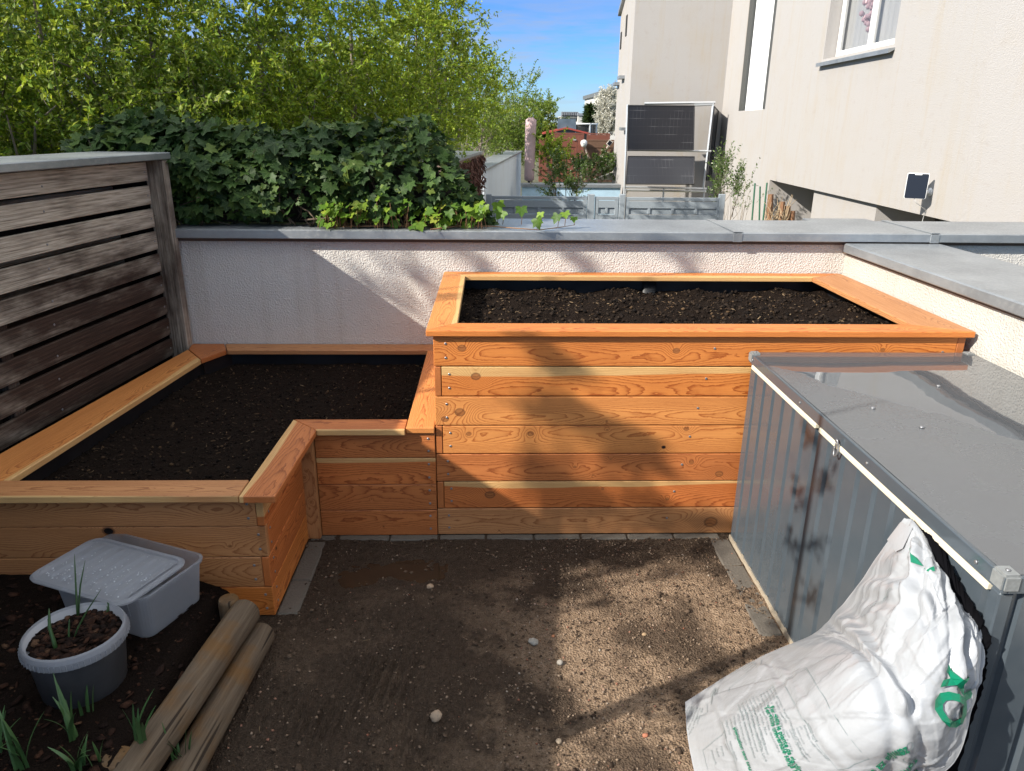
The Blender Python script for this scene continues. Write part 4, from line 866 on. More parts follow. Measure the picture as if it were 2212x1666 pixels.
# ================================================================== bucket with spring onions
bc = np.array([-1.045, -1.238]); BK = thing('bucket', 'translucent grey plastic bucket used as a pot, filled with bark soil', 'bucket', (bc[0], bc[1], .20))
g = G('bucket_plastic'); n = g.noise(g.co(), 12, 5, .6); hz = g.xyz(g.co())[2]
g.set(Base_Color=g.mix(g.m('ADD', g.mr(hz, .155, .17, 0, .75), g.m('MULTIPLY', n, .2)), (.020, .021, .024), (.34, .35, .38)), Roughness=.4, Specular_IOR_Level=.5); M['bucket'] = g.mat
build('bucket_wall', MB().lathe([(.118, 0), (.122, .004), (.138, .16), (.141, .198), (.136, .198), (.133, .16)], (bc[0], bc[1], .20), 48), M['bucket'], BK, smooth=True)
mb = MB().lathe([(.140, .165), (.149, .163), (.150, .186), (.146, .200), (.141, .205), (.137, .200), (.137, .17)], (bc[0], bc[1], .20), 48)
for i in range(60):
    t = i*6.283/60; r = .1515; mb.box(bc[0]+r*math.cos(t)-.0012, bc[0]+r*math.cos(t)+.0012, bc[1]+r*math.sin(t)-.0012, bc[1]+r*math.sin(t)+.0012, .365, .384)
build('rim_band', mb, M['frost2'], BK, smooth=False)
nr = 60; tt, rr = np.meshgrid(np.linspace(0, 2*np.pi, 73), np.linspace(0.002, .135, 26)); gx, gy = bc[0]+rr*np.cos(tt), bc[1]+rr*np.sin(tt); gz = .372+.010*fbm(gx*16, gy*16, 1, 4)+.012*np.clip(1-rr/.13, 0, 1)
npmesh('soil', np.stack([gx, gy, gz], -1).reshape(-1, 3), grid_faces(73, 26), M['bark_soil'], BK, smooth=True)
r_ = .128*np.sqrt(rg.random(420)); a_ = rg.uniform(0, 6.28, 420); px, py = bc[0]+r_*np.cos(a_), bc[1]+r_*np.sin(a_); sz = .004+.010*rg.random(420)**2
scatter('bark_chips', np.stack([px, py, .372+.010*fbm(px*16, py*16, 1, 4)+.012*np.clip(1-r_/.13, 0, 1)+.003], 1), sz, M['chip'], BK, flat=.35, elong=1.5, kind='stuff', seed=12)
g = G('onion_green'); n = g.noise(g.co(), 30, 3); g.set(Base_Color=g.mix(n, (.022, .06, .018), (.05, .11, .03)), Roughness=.45); M['onion'] = g.mat
def shoot(pp, label, name='spring_onion', group='spring onion shoots in the bucket'):
    base = None; T_ = None
    for (x0, y0, x1, y1, r0, yaw) in pp:
        b = un(x0, y0, 'Z', .378); d = (b-CAM)@_F; tip = at(x1, y1, d+yaw)
        if T_ is None: T_ = thing(name, label, 'plant', b, group)
        mid = (b+tip)/2+np.array([rg.normal(0, .004), rg.normal(0, .004), .006])
        build('leaf', MB().tube([b-Z_*.012, b*.6+mid*.4, mid, mid*.4+tip*.6, tip], [r0, r0, r0*.85, r0*.6, r0*.15], 7), M['onion'], T_, smooth=True)
k = lambda x, y: (x/3, 1110.5+y/3)
shoot([(*k(500, 660), *k(482, 258), .0034, .01), (*k(505, 650), *k(552, 300), .0030, .0)], 'two tall thin green shoots in the middle of the bucket')
shoot([(*k(468, 805), *k(655, 488), .0026, -.01), (*k(446, 815), *k(450, 680), .0030, 0)], 'slanting thin shoot with a short stub in front of the two tall shoots')
shoot([(*k(366, 880), *k(318, 612), .0060, 0), (*k(360, 880), *k(308, 680), .0050, .0)], 'thick short green shoot at the front left of the bucket')
shoot([(*k(697, 640), *k(694, 572), .0040, 0), (*k(690, 640), *k(688, 600), .003, 0)], 'tiny green stub at the back right rim of the bucket')

# ================================================================== edging logs and stakes
g = G('old_log'); c = g.co(); x, y, z = g.xyz(c)[:3]; fi = g.noise(g.vec(g.m('MULTIPLY', x, 3), g.m('MULTIPLY', y, 60), g.m('MULTIPLY', z, 60)), 1, 5, .65); pa = g.noise(c, 6, 4, .6)
crack = g.mr(g.noise(g.vec(g.m('MULTIPLY', x, 1.2), g.m('MULTIPLY', y, 34), g.m('MULTIPLY', z, 34)), 1, 1), .68, .72, 0, 1)
bc1 = g.ramp(fi, (.25, (.055, .040, .027)), (.5, (.115, .085, .058)), (.75, (.17, .133, .094))); ornd = g.objrand()
cc = g.mix(g.mr(pa, .45, .7, 0, .75), bc1, (.15, .075, .022)); cc = g.mix(g.m('MULTIPLY', crack, .85), cc, (.015, .010, .007)); g.set(Base_Color=cc, Roughness=.85, Specular_IOR_Level=.25); g.bump(g.m('SUBTRACT', fi, crack), .5, .008); M['log'] = g.mat
def log(p0, p1, r, label, name='edging_log', cat='log', grp='round edging logs and stakes', taper=1.0, rough=.003, seed=0):
    p0, p1 = np.array(p0, float), np.array(p1, float); u = p1-p0; l = np.linalg.norm(u); u /= l; a = Z_ if abs(u[2]) < .9 else X_; v = np.cross(a, u); v /= np.linalg.norm(v); ww = np.cross(u, v)
    n, kk = 20, max(4, int(l/.05)); V = []; F = []
    xs_ = [0, .006]+[.012+(l-.024)*i/kk for i in range(kk+1)]+[l-.006, l]; rs_ = [r*.86, r*.96]+[r]*(kk+1)+[r*.96, r*.86]
    for x_, r_ in zip(xs_, rs_):
        for j in range(n):
            t = 2*math.pi*j/n; q = r_*(1+(taper-1)*x_/l)*(1+.06*float(fbm(x_*3+seed, math.cos(t)*.9, math.sin(t)*.9+seed, 3))); V.append((x_, q*math.cos(t), q*math.sin(t)))
    k2 = len(xs_); F = [(i*n+j, i*n+(j+1) % n, (i+1)*n+(j+1) % n, (i+1)*n+j) for i in range(k2-1) for j in range(n)]+[tuple(range(n))[::-1], tuple(range((k2-1)*n, k2*n))]
    me = bpy.data.meshes.new(name); me.from_pydata(V, [], F); me.materials.append(M['log']); bm = bmesh.new(); bm.from_mesh(me); bmesh.ops.recalc_face_normals(bm, faces=bm.faces); bm.to_mesh(me); bm.free(); smoothing(me, True)
    for pl in list(me.polygons)[-2:]: pl.use_smooth = False
    o = bpy.data.objects.new(name, me); COL.objects.link(o); mt = Matrix.Identity(4)
    for i in range(3): mt[i][0] = u[i]; mt[i][1] = v[i]; mt[i][2] = ww[i]; mt[i][3] = p0[i]
    o.matrix_world = mt; tag(o, label, cat, grp); return o
log((-.672, -.80, .150), (-.785, -1.86, .162), .056, 'long grey weathered round log edging the dark soil, the upper of two', seed=1)
log((-.622, -.805, .052), (-.690, -1.84, .060), .053, 'long brown round log with orange rot, lower log next to the bare dirt', seed=5)
log((-.735, -.80, -.05), (-.735, -.80, .205), .038, 'short round stake holding the logs at the planter corner', 'log_stake', 'stake', seed=8)
log((-.800, -1.545, -.05), (-.800, -1.545, .205), .046, 'short round stake holding the logs at the bottom edge of the photo', 'log_stake', 'stake', seed=9)

# ================================================================== daffodil clumps
g = G('daffodil_leaf'); n = g.noise(g.co(), 25, 3); rr_ = g.island(); g.set(Base_Color=g.ramp(rr_, (0, (.025, .07, .02)), (.6, (.05, .11, .035)), (1, (.09, .15, .04))), Roughness=.45, Specular_IOR_Level=.4); M['daff'] = g.mat
def clump(px, py, zg, n, h, spread, label, seed):
    r = random.Random(seed); b = un(px, py, 'Z', zg); T_ = thing('bulb_plant', label, 'plant', b, 'green bulb shoots in the garden soil')
    for i in range(n):
        az = r.uniform(0, 6.283); ln = h*r.uniform(.6, 1.1); lean = spread*r.uniform(.2, 1.0); wd = r.uniform(.0045, .0075); o = b+np.array([r.gauss(0, .010), r.gauss(0, .010), -.01])
        V = []; N = 7; side = np.array([-math.sin(az), math.cos(az), 0])
        for k in range(N+1):
            t = k/N; p = o+np.array([math.cos(az), math.sin(az), 0])*lean*t**1.8*ln+Z_*ln*(t-.25*lean*t**2.2); w_ = wd*(1-t**3)*(.75+.25*t)+.0006; f_ = np.array([math.cos(az), math.sin(az), 0])*.35*w_
            V += [p-side*w_+f_, p, p+side*w_+f_]
        mb = MB().add(V, [(3*k+a, 3*k+a+1, 3*k+a+4, 3*k+a+3) for k in range(N) for a in (0, 1)]); build('leaf', mb, M['daff'], T_, smooth=True, fixn=False)
clump(300, 1606, .20, 9, .17, .55, 'dense green bulb shoots right beside the upper log', 1)
clump(160, 1592, .20, 8, .19, .6, 'green bulb shoots in front of the bucket, leaning over', 2)
clump(193, 1540, .20, 3, .12, .4, 'few slim bulb shoots directly under the bucket', 3)
clump(172, 1660, .20, 10, .15, .8, 'spreading bulb shoots at the bottom edge of the photo', 4)
clump(213, 1648, .20, 3, .12, .25, 'upright stubby bulb shoots between two bigger clumps at the bottom', 5)
clump(50, 1662, .20, 8, .19, .45, 'tall bulb shoots near the bottom left corner', 6)
clump(-5, 1640, .20, 5, .15, 1.1, 'arching bulb leaf reaching in from the left bottom corner', 8)
clump(400, 1662, .05, 7, .20, .45, 'bulb shoots growing in front of the logs at the bottom edge', 7)
# ================================================================== foliage tools
def leaves(P, D, Nn, ln, wd, fold=.25):
    """folded four-point leaves: P base (n,3), D direction, Nn rough normal"""
    D = D/np.linalg.norm(D, axis=1)[:, None]; S = np.cross(D, Nn); S /= np.linalg.norm(S, axis=1)[:, None]+1e-9; N2 = np.cross(S, D)
    ln = ln[:, None]; wd = wd[:, None]
    a = P; b = P+D*ln*.45+S*wd*.5+N2*wd*fold; c = P+D*ln-N2*wd*.1; d = P+D*ln*.45-S*wd*.5+N2*wd*fold
    n = len(P); V = np.stack([a, b, c, d], 1).reshape(-1, 3); i = np.arange(n)*4
    F = np.concatenate([np.stack([i, i+1, i+2], 1), np.stack([i, i+2, i+3], 1)]); return V, F
def unit(v): return v/(np.linalg.norm(v, axis=-1, keepdims=True)+1e-9)
def crown(name, label, cat, ells, base, lmat, bmat, seed, leaf=.045, tw=.32, dens=260, nodes=7, per=6, group=None, trunk_r=.05, up=.08, droop=.0, stems=3, limbs=12, aspect=.45, twr=.0022, fill=.45):
    """ells: list of (centre, radius xyz). Stems from base, limbs into every lobe, twigs through the lobe volume, leaf tufts along the twigs."""
    r = np.random.default_rng(seed); T_ = thing(name, label, cat, base, group); base = np.array(base, float); wm = MB(); TP = []; TD = []
    for c, R in ells:
        c = np.array(c, float); R = np.array(R, float); rm = R.mean()
        n = int(dens*rm*rm); q = unit(r.normal(size=(n, 3))); rad = r.random(n)**fill; o = q*rad[:, None]*R; nc_ = max(6, n//14); cc_ = unit(r.normal(size=(nc_, 3)))*(r.random(nc_)**.4)[:, None]*R; pick = r.integers(0, nc_, n); o = np.where((r.random(n) < .62)[:, None], cc_[pick]+r.normal(size=(n, 3))*.10*rm, o); q = unit(o/R)
        lump = 1+.22*fbm(q[:, 0]*2+seed, q[:, 1]*2, q[:, 2]*2, 2); TP.append(c+o*lump[:, None]); TD.append(unit(unit(o)*.55+np.array([0, 0, up])+r.normal(size=(n, 3))*.55))
        for s in range(max(4, limbs*2//3)):
            st = base+(c-base)*r.uniform(.35, .8)+r.normal(size=3)*.06*rm; e = c+unit(r.normal(size=3)*np.array([1, 1, .55]))*R*r.uniform(.6, 1.0)
            m1 = st+(e-st)*.4+r.normal(size=3)*.12*rm; m2 = st+(e-st)*.72+r.normal(size=3)*.12*rm+np.array([0, 0, .08*rm])
            w0 = trunk_r*r.uniform(.2, .46); wm.tube([st, m1, m2, e], [w0, w0*.75, w0*.5, w0*.2], 5, 1, False)
        m_ = base+(c-base)*.5+r.normal(size=3)*.08*rm; wm.tube([base-Z_*.05, base+(m_-base)*.5+r.normal(size=3)*.05, m_, c, c+Z_*R[2]*.3], [trunk_r, trunk_r*.85, trunk_r*.65, trunk_r*.4, trunk_r*.15], 7, 0, False)
    TP = np.concatenate(TP); TD = np.concatenate(TD); n = len(TP); L_ = tw*r.uniform(.6, 1.25, n); bend = unit(r.normal(size=(n, 3)))*.25+np.array([0, 0, -droop])
    t = np.linspace(0, 1, 4); pts = TP[:, None]+TD[:, None]*(L_[:, None]*t)[..., None]+bend[:, None]*(L_[:, None]*t**2)[..., None]
    # twigs: thin three-sided strips, numpy built
    rr = twr*np.array([1, .8, .6, .3]); ang = np.array([0, 2.09, 4.19]); s1 = unit(np.cross(TD, r.normal(size=(n, 3)))); s2 = np.cross(TD, s1)
    ring = s1[:, None, None]*np.cos(ang)[None, None, :, None]+s2[:, None, None]*np.sin(ang)[None, None, :, None]
    V = (pts[:, :, None]+ring*rr[None, :, None, None]).reshape(-1, 3); i0 = (np.arange(n)*12)[:, None, None]; a = np.arange(3)[None, :, None]*3; b = np.arange(3)[None, None, :]; b2 = (b+1) % 3
    F = np.stack([i0+a+b, i0+a+b2, i0+a+3+b2, i0+a+3+b], -1).reshape(-1, 4)
    TV, TF = V, F
    build('trunk', wm, [bmat, bmat], T_, smooth=True, fixn=False)
    k = nodes*per; tt = np.repeat(np.linspace(.12, 1.0, nodes), per)[None]+r.uniform(-.07, .07, (n, k)); lp = TP[:, None]+TD[:, None]*(L_[:, None]*tt)[..., None]+bend[:, None]*(L_[:, None]*tt**2)[..., None]
    ld = unit(TD[:, None]*.55+r.normal(size=(n, k, 3))*.75+np.array([0, 0, .10])); lp = lp.reshape(-1, 3); ld = ld.reshape(-1, 3); keep = r.random(len(lp)) < .86; lp, ld = lp[keep], ld[keep]
    ln = leaf*r.uniform(.55, 1.25, len(lp)); V, F = leaves(lp, ld, r.normal(size=ld.shape)+np.array([0, 0, .8]), ln, ln*aspect)
    TT = np.concatenate([TF[:, [0, 1, 2]], TF[:, [0, 2, 3]]])+len(V); ob = npmesh('crown', np.concatenate([V, TV]), np.concatenate([F, TT]), [lmat, bmat], T_)
    mi = np.zeros(len(F)+len(TT), np.int32); mi[len(F):] = 1; ob.data.polygons.foreach_set('material_index', mi); return T_
M['hedge1'] = leafmat('hedge_leaf', ((0, (.048, .105, .014)), (.35, (.128, .228, .022)), (.7, (.255, .375, .032)), (1, (.46, .53, .10))), .5, .42, .2, tcol=(.46, .48, .03))
M['hedge2'] = leafmat('hedge_leaf_pale', ((0, (.042, .092, .016)), (.4, (.104, .19, .026)), (.75, (.21, .305, .036)), (1, (.43, .48, .17))), .5, .40, .2, tcol=(.38, .43, .04))
def ell(px, py, d, rx, rz=None, ry=None):
    return (at(px, py, d), (rx, ry or rx, rz or rx*1.05))
def gbase(px, d, dx=0): p = at(px, 300, d); return (p[0]+dx, p[1], -.9)
HG = 'trees and shrubs forming the hedge behind the wall'
# near, from the left edge of the picture; then receding along the boundary
crown('hedge_tree', 'bright green shrub tree behind the fence cap, cut by the left picture edge', 'tree', [ell(-190, 110, 5.6, 1.2, 1.3), ell(-150, 330, 5.4, .8)], gbase(-150, 5.8), M['hedge2'], M['twig'], 31, .050, .34, 400, group=HG)
crown('hedge_tree', 'green shrub tree with grey arching branches in the top left corner', 'tree', [ell(90, 90, 5.6, 1.05, 1.15), ell(60, 300, 5.3, .75, .7)], gbase(110, 5.8), M['hedge1'], M['twig'], 32, .050, .34, 440, group=HG, limbs=18)
crown('hedge_tree', 'leafy shrub tree directly above the corner where fence and ivy meet', 'tree', [ell(330, 110, 6.0, 1.0, 1.15), ell(300, 300, 5.9, .85, .75)], gbase(330, 6.2), M['hedge2'], M['twig'], 33, .050, .34, 440, group=HG, limbs=16)
crown('hedge_tree', 'yellow green shrub tree with sky showing through, above the ivy left half', 'tree', [ell(560, 105, 6.6, 1.05, 1.1), ell(540, 290, 6.5, .9, .8)], gbase(560, 6.8), M['hedge1'], M['twig'], 34, .052, .36, 400, group=HG)
crown('hedge_tree', 'wide yellow green shrub tree above the middle of the ivy mound', 'tree', [ell(760, 110, 7.6, 1.1, 1.15), ell(760, 290, 7.4, .95, .85)], gbase(760, 7.8), M['hedge1'], M['twig'], 35, .054, .38, 400, group=HG)
crown('hedge_tree', 'tall loose shrub tree whose shoots stick out against the blue sky', 'tree', [ell(900, 105, 9.8, .78, 1.2), ell(845, 250, 9.8, .80, .8), ell(950, 60, 9.8, .38, .5)], gbase(860, 10.2), M['hedge1'], M['twig'], 36, .058, .42, 420, group=HG)
crown('hedge_tree', 'rounded yellow green shrub tree beyond the ivy right end', 'tree', [ell(975, 190, 14.5, .85, 1.0), ell(930, 280, 14.5, .75, .65)], gbase(930, 15), M['hedge1'], M['twig'], 37, .066, .44, 400, group=HG)
crown('hedge_tree', 'smaller shrub tree above the white boundary wall, its outline falling to the right', 'tree', [ell(1048, 222, 20.5, 1.0, 1.0), ell(1010, 280, 20.5, .95, .65)], gbase(1010, 21), M['hedge2'], M['twig'], 38, .065, .52, 260, group=HG, per=4)
crown('hedge_tree', 'distant shrub tree left of the pink parasol cover, feathery shoots on top', 'tree', [ell(1108, 245, 26, .95, 1.1), ell(1098, 295, 26, .9, .8)], gbase(1095, 26.5), M['hedge2'], M['twig'], 39, .08, .6, 260, group=HG)
crown('hedge_tree', 'farthest dark green shrub tree right behind the pink parasol cover', 'tree', [ell(1160, 262, 36, .95, 1.0), ell(1150, 300, 36, .95, .9)], gbase(1150, 37), M['hedge2'], M['twig'], 40, .11, .6, 260, group=HG)
# second row that closes the view through the hedge
for i, (px, py, d, r_, l) in enumerate(((60, 150, 8.6, 1.7, 'dense green tree filling the gaps behind the top left shrubs'), (420, 170, 9.2, 1.7, 'dense green tree standing behind the shrubs over the fence corner'), (700, 200, 11, 1.5, 'dense green tree standing behind the shrubs over the ivy'), (-260, 170, 8.2, 1.7, 'dense green tree behind the hedge at the far left, mostly out of the photo'))):
    crown('hedge_tree', l, 'tree', [ell(px, py+95, d, r_, r_*.72), ell(px+60, py+200, d, r_*.9, r_*.55)], gbase(px, d), M['hedge2'], M['twig'], 50+i, .085, .42, 240, nodes=6, per=5, group=HG, limbs=8)

# ================================================================== ivy on the wall
M['ivy'] = leafmat('ivy_leaf', ((0, (.018, .042, .010)), (.5, (.034, .074, .015)), (.85, (.064, .115, .020)), (1, (.13, .175, .03))), .55, .12, .22, True, (.06, .12, .02))
M['ivy_young'] = leafmat('young_ivy_leaf', ((0, (.045, .105, .016)), (.4, (.095, .19, .018)), (.8, (.21, .32, .028)), (1, (.32, .33, .05))), .45, .3, .2, True, (.2, .32, .03))
_h = [(0, 1.0), (.16, .78), (.25, .62), (.50, .66), (.44, .47), (.39, .33), (.48, .10), (.30, .00), (.12, .04), (0, .13)]
_o = np.array([(0, .30)]+_h+[(-x, y) for x, y in _h[-2:0:-1]]); _n = len(_o)
def ivy_leaves(P, D, Nn, size, r):
    D = unit(D); S = unit(np.cross(D, Nn)); N2 = np.cross(S, D); n = len(P)
    cup = r.uniform(.05, .35, n)[:, None]; asp = r.uniform(.85, 1.2, n)[:, None]; x = _o[None, :, 0]*asp; y = _o[None, :, 1]-.14; zc = cup*(np.abs(x)**1.3)*.8-.18*np.maximum(y-.4, 0)**2+.03*np.sin(9*x+6*y+r.uniform(0, 6, n)[:, None])
    V = P[:, None]+(S[:, None]*x[..., None]+D[:, None]*y[..., None]+N2[:, None]*zc[..., None])*size[:, None, None]
    k = np.arange(1, _n); f = np.stack([np.zeros(_n-1, int), k, np.roll(k, -1)], 1); F = (f[None]+(np.arange(n)*_n)[:, None, None]).reshape(-1, 3)
    uv = np.tile(np.stack([_o[:, 0]*.8+.5, _o[:, 1]*.75+.075], 1), (n, 1)); return V.reshape(-1, 3), F, uv
r = np.random.default_rng(77)
top = [(150, 330), (200, 300), (250, 272), (350, 262), (420, 285), (500, 290), (600, 290), (700, 282), (800, 274), (870, 272), (930, 290), (985, 338), (1010, 400), (1040, 452), (1062, 480)]
tx = np.array([un(a, b, 'Y', 1.72)[0] for a, b in top]); tz = np.array([un(a, b, 'Y', 1.72)[2] for a, b in top])
IV = thing('ivy', 'dark green ivy mound overgrowing the zinc coping of the back wall', 'ivy', (-.9, 1.7, 1.298))
def mound(x, ph, sc=1.0):
    z1 = np.interp(x, tx, tz); hgt = np.maximum(z1-1.30, .03)*sc; dep = np.minimum(.34, .14+hgt*.45)*sc*(.62+.38*np.clip(np.sin(ph)*1.6, 0, 1))
    y = 1.72-np.cos(ph)*dep; z = 1.305+np.sin(ph)*hgt; n = np.stack([.25*pn(x*4, ph*3), -np.cos(ph)/dep, np.sin(ph)/hgt], -1); return np.stack([x, y, z], -1), unit(n)
V_, F_, U_ = [], [], []; off = 0
for sc, n in ((1.0, 2900), (.86, 2000), (.70, 900)):
    x = r.uniform(tx[0], tx[-1], n); ph = r.uniform(.10, 2.3, n); P, N = mound(x, ph, sc)
    P = P+N*(.10*fbm(x*3.2, ph*2.2, 5, 4)+r.normal(0, .022, n))[:, None]; kp = fbm(x*5, ph*3.5, 9, 3)+.55*r.random(n) > -.02; P, N, x = P[kp], N[kp], x[kp]; n = len(P)
    N2 = unit(N*.55+np.array([.05, -.25, .55])+r.normal(size=(n, 3))*.48); D = np.array([0, -.25, -1.])+r.normal(size=(n, 3))*.7; D = D-N2*(D*N2).sum(1)[:, None]
    s = np.clip(.054*np.exp(r.normal(0, .40, n)), .022, .125)*np.where(x > -.5, .8, np.where(x < -1.35, 1.2, 1.0)); v, f, u = ivy_leaves(P, D, N2, s, r); V_.append(v); F_.append(f+off); U_.append(u); off += len(v)
n = 240; k_ = np.arange(n)//12; sx_ = r.uniform(tx[0]+.05, tx[-3], 20)[k_]; st_ = (np.arange(n) % 12)/12; hz_ = np.interp(sx_, tx, tz)
P = np.stack([sx_+.10*np.sin(k_*2.1)*st_+r.normal(0, .018, n), 1.66+r.normal(0, .02, n)+.08*np.cos(k_*1.3)*st_, hz_-.06+(.06+.14*((k_*37) % 10)/10)*st_], 1); N2 = unit(np.array([-.2, -.7, .5])+r.normal(size=(n, 3))*.5); D = r.normal(size=(n, 3))*.6+np.array([0, -.2, -.6]); D = D-N2*(D*N2).sum(1)[:, None]
v, f, u = ivy_leaves(P, D, N2, np.clip(.055*np.exp(r.normal(0, .35, n)), .025, .11), r); V_.append(v); F_.append(f+off); U_.append(u); off += len(v)
npmesh('foliage', np.concatenate(V_), np.concatenate(F_), M['ivy'], IV, uv=np.concatenate(U_))
mb = MB()
for i in range(70):
    x = r.uniform(tx[0], tx[-1]-.45); p = np.array([x, r.uniform(1.45, 1.8), 1.302]); q = [p]
    for k in range(5): p = p+np.array([r.normal(0, .08), r.normal(0, .03), max(0, r.normal(.05, .04))*np.interp(x, tx, np.clip((tz-1.3)*2, .1, 1))]); q.append(p)
    mb.tube(q, [.006, .006, .005, .004, .003, .002], 5)
build('stems', mb, plain('ivy_stem', (.10, .07, .045), .8, 0, 40, .4), IV, smooth=True, fixn=False)
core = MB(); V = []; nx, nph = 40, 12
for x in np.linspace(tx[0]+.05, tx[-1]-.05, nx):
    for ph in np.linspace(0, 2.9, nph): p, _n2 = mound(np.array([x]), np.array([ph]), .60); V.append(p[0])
core.add(V, [(i*nph+j, (i+1)*nph+j, (i+1)*nph+j+1, i*nph+j+1) for i in range(nx-1) for j in range(nph-1)]); build('dark_filler', core, plain('ivy_shade_filler', (.022, .016, .010), .95, 0, 30, .5, .6), IV, smooth=True, fixn=False)  # added dark filler shell; its colour stands for shade between the leaves
# young sunlit shoots at the front edge
xs0 = un(690, 480, 'Z', 1.32)[0]; xs1 = un(1045, 480, 'Z', 1.32)[0]
n = 190; x = r.uniform(xs0, xs1, n); hh = r.uniform(.015, .17, n)*np.interp(x, [xs0, xs0+.35, xs1], [.75, 1.0, .8]); P = np.stack([x, r.uniform(1.345, 1.52, n), 1.31+hh], 1)
N2 = unit(np.array([-.45, -.55, .7])+r.normal(size=(n, 3))*.35); D = np.array([.1, -.4, -.6])+r.normal(size=(n, 3))*.5; D = D-N2*(D*N2).sum(1)[:, None]
v, f, u = ivy_leaves(P, D, N2, r.uniform(.035, .075, n), r); npmesh('young_foliage', v, f, M['ivy_young'], IV, uv=u)
mb = MB()
for p, q in zip(P, N2): b = np.array([p[0]+r.normal(0, .02), p[1]+r.uniform(0, .05), 1.303]); mb.tube([b, (b+p)/2+np.array([0, .008, .01]), p], [.0022, .0018, .0014], 5)
for i in range(7):
    y = r.uniform(1.4, 1.6); x = r.uniform(xs0, xs0+.4); mb.tube([(x, y, 1.306), (x+.15, y-.03, 1.312), (x+.3, y+.02, 1.308), (x+.5, y-.02, 1.308)], [.005, .0045, .004, .003], 6)
stm = plain('young_ivy_stem', (.22, .115, .055), .7, 0, 40, .3); build('young_stems', mb, stm, IV, smooth=True, fixn=False)
# trailing tendril
tp = [un(a, b, 'Z', 1.31) for a, b in ((930, 496), (985, 489), (1060, 489), (1110, 493), (1165, 497), (1210, 491), (1242, 486))]
TR = build('tendril', MB().tube(tp, [.005, .0045, .004, .0035, .003, .0025, .0015], 6), stm, IV, smooth=True, fixn=False)
lf = [(1075, 452, .075, 482), (1086, 470, .08, 485), (1126, 462, .075, 486), (1160, 487, .085, 495), (1168, 474, .06, 490), (1205, 478, .075, 490), (1220, 473, .055, 488), (1240, 484, .055, 487), (1024, 452, .08, 482), (1008, 472, .07, 486), (1045, 460, .09, 484), (990, 478, .06, 488), (1040, 478, .055, 486)]
P = np.array([un(a, b-14, 'Y', un(a, yb, 'Z', 1.31)[1]-.03) for a, b, s, yb in lf]); n = len(P); N2 = unit(np.array([-.35, -.75, .5])+r.normal(size=(n, 3))*.22); D = np.array([0, -.2, -1.])+r.normal(size=(n, 3))*.3; D = D-N2*(D*N2).sum(1)[:, None]
v, f, u = ivy_leaves(P, D, N2, np.array([a[2] for a in lf]), r); npmesh('tendril_leaves', v, f, M['ivy_young'], IV, uv=u)
mb = MB()
for p, a in zip(P, lf): b = un(a[0], a[3], 'Z', 1.31); mb.tube([b, (b+p)/2+np.array([.006, .01, 0]), p], [.0024, .002, .0015], 5)
build('leaf_stalks', mb, stm, IV, smooth=True, fixn=False)

# ================================================================== the neighbouring house
K0 = at(2063, 481, 8.9); he = np.array([math.sin(.0465), math.cos(.0465), 0]); hn = np.array([-he[1], he[0], 0])
def fs(px, py, dep=0):
    p = onplane(px, py, K0-hn*dep, hn); return (p-K0)@he, p[2]
def fw(s, z, dep=0): return np.array([K0[0], K0[1], 0])+he*s-hn*dep+Z_*z
HS = thing('house', 'cream stucco terraced house with a tall white strip window and a jettied side wall', 'house', (K0[0]+3, K0[1]+4, -.9))
zb = K0[2]; s1 = fs(1572, 120)[0]; sj = fs(1662, 397)[0]
wa, wz0 = fs(1778, 127); wb, wz1 = fs(1931, 97); zw = (wz0+wz1)/2
pa, pz = fs(1595, 240); pb, _ = fs(1652, 238)
def wall_holes(mb, s0, s1, z0, z1, holes, f):
    S = sorted({s0, s1, *[h[0] for h in holes], *[h[1] for h in holes]}); Zs = sorted({z0, z1, *[h[2] for h in holes], *[h[3] for h in holes]})
    for a, b in zip(S[:-1], S[1:]):
        for c, d in zip(Zs[:-1], Zs[1:]):
            if any(h[0] <= a and b <= h[1] and h[2] <= c and d <= h[3] for h in holes): continue
            mb.quad(f(a, c), f(b, c), f(b, d), f(a, d))
    for h in holes:
        a, b, c, d, dp = h
        for (p, q) in (((a, c), (b, c)), ((b, c), (b, d)), ((b, d), (a, d)), ((a, d), (a, c))): mb.quad(f(*p), f(*q), f(*q, dp), f(*p, dp))
ZT = 9.0; w0, w1 = min(wa, wb), max(wa, wb); p0_, p1_ = min(pa, pb), max(pa, pb)
mb = MB(); wall_holes(mb, 0, sj, zb, ZT, [(w0, w1, zw, zw+1.55, .28)], fw); wall_holes(mb, sj, s1, -.9, ZT, [(p0_, p1_, pz, pz+5.2, .16)], fw)
mb.quad(fw(0, zb), fw(sj, zb), fw(sj, zb, 1.3), fw(0, zb, 1.3)); mb.quad(fw(sj, -.9), fw(sj, zb), fw(sj, zb, 1.3), fw(sj, -.9, 1.3))
k35 = np.array([.819, -.574, 0])*9; e0_ = fw(0, 0); mb.quad(e0_+Z_*zb, e0_+k35+Z_*zb, e0_+k35+Z_*ZT, e0_+Z_*ZT); mb.quad(e0_+Z_*zb, e0_+k35+Z_*zb, e0_-hn*9+Z_*zb, fw(1.3, zb, 1.3)); mb.quad(e0_+Z_*ZT, e0_+k35+Z_*ZT, e0_+k35-hn*4+Z_*ZT, fw(0, ZT, 9)); mb.quad(e0_-hn*.5-Z_*.9+he*1.0, e0_+k35+he*1.0-Z_*.9, e0_+k35+he*1.0+Z_*(zb+.001), e0_-hn*.5+he*1.0+Z_*(zb+.001))
bl = onplane(1366, 120, fw(s1, 0), he); dB = (bl-K0)@(-hn); # along the far front face
def fB(u, z, dep=0): return fw(s1, z, u)+he*dep
mb.quad(fB(0, -.9), fB(dB, -.9), fB(dB, 6.2), fB(0, 6.2))
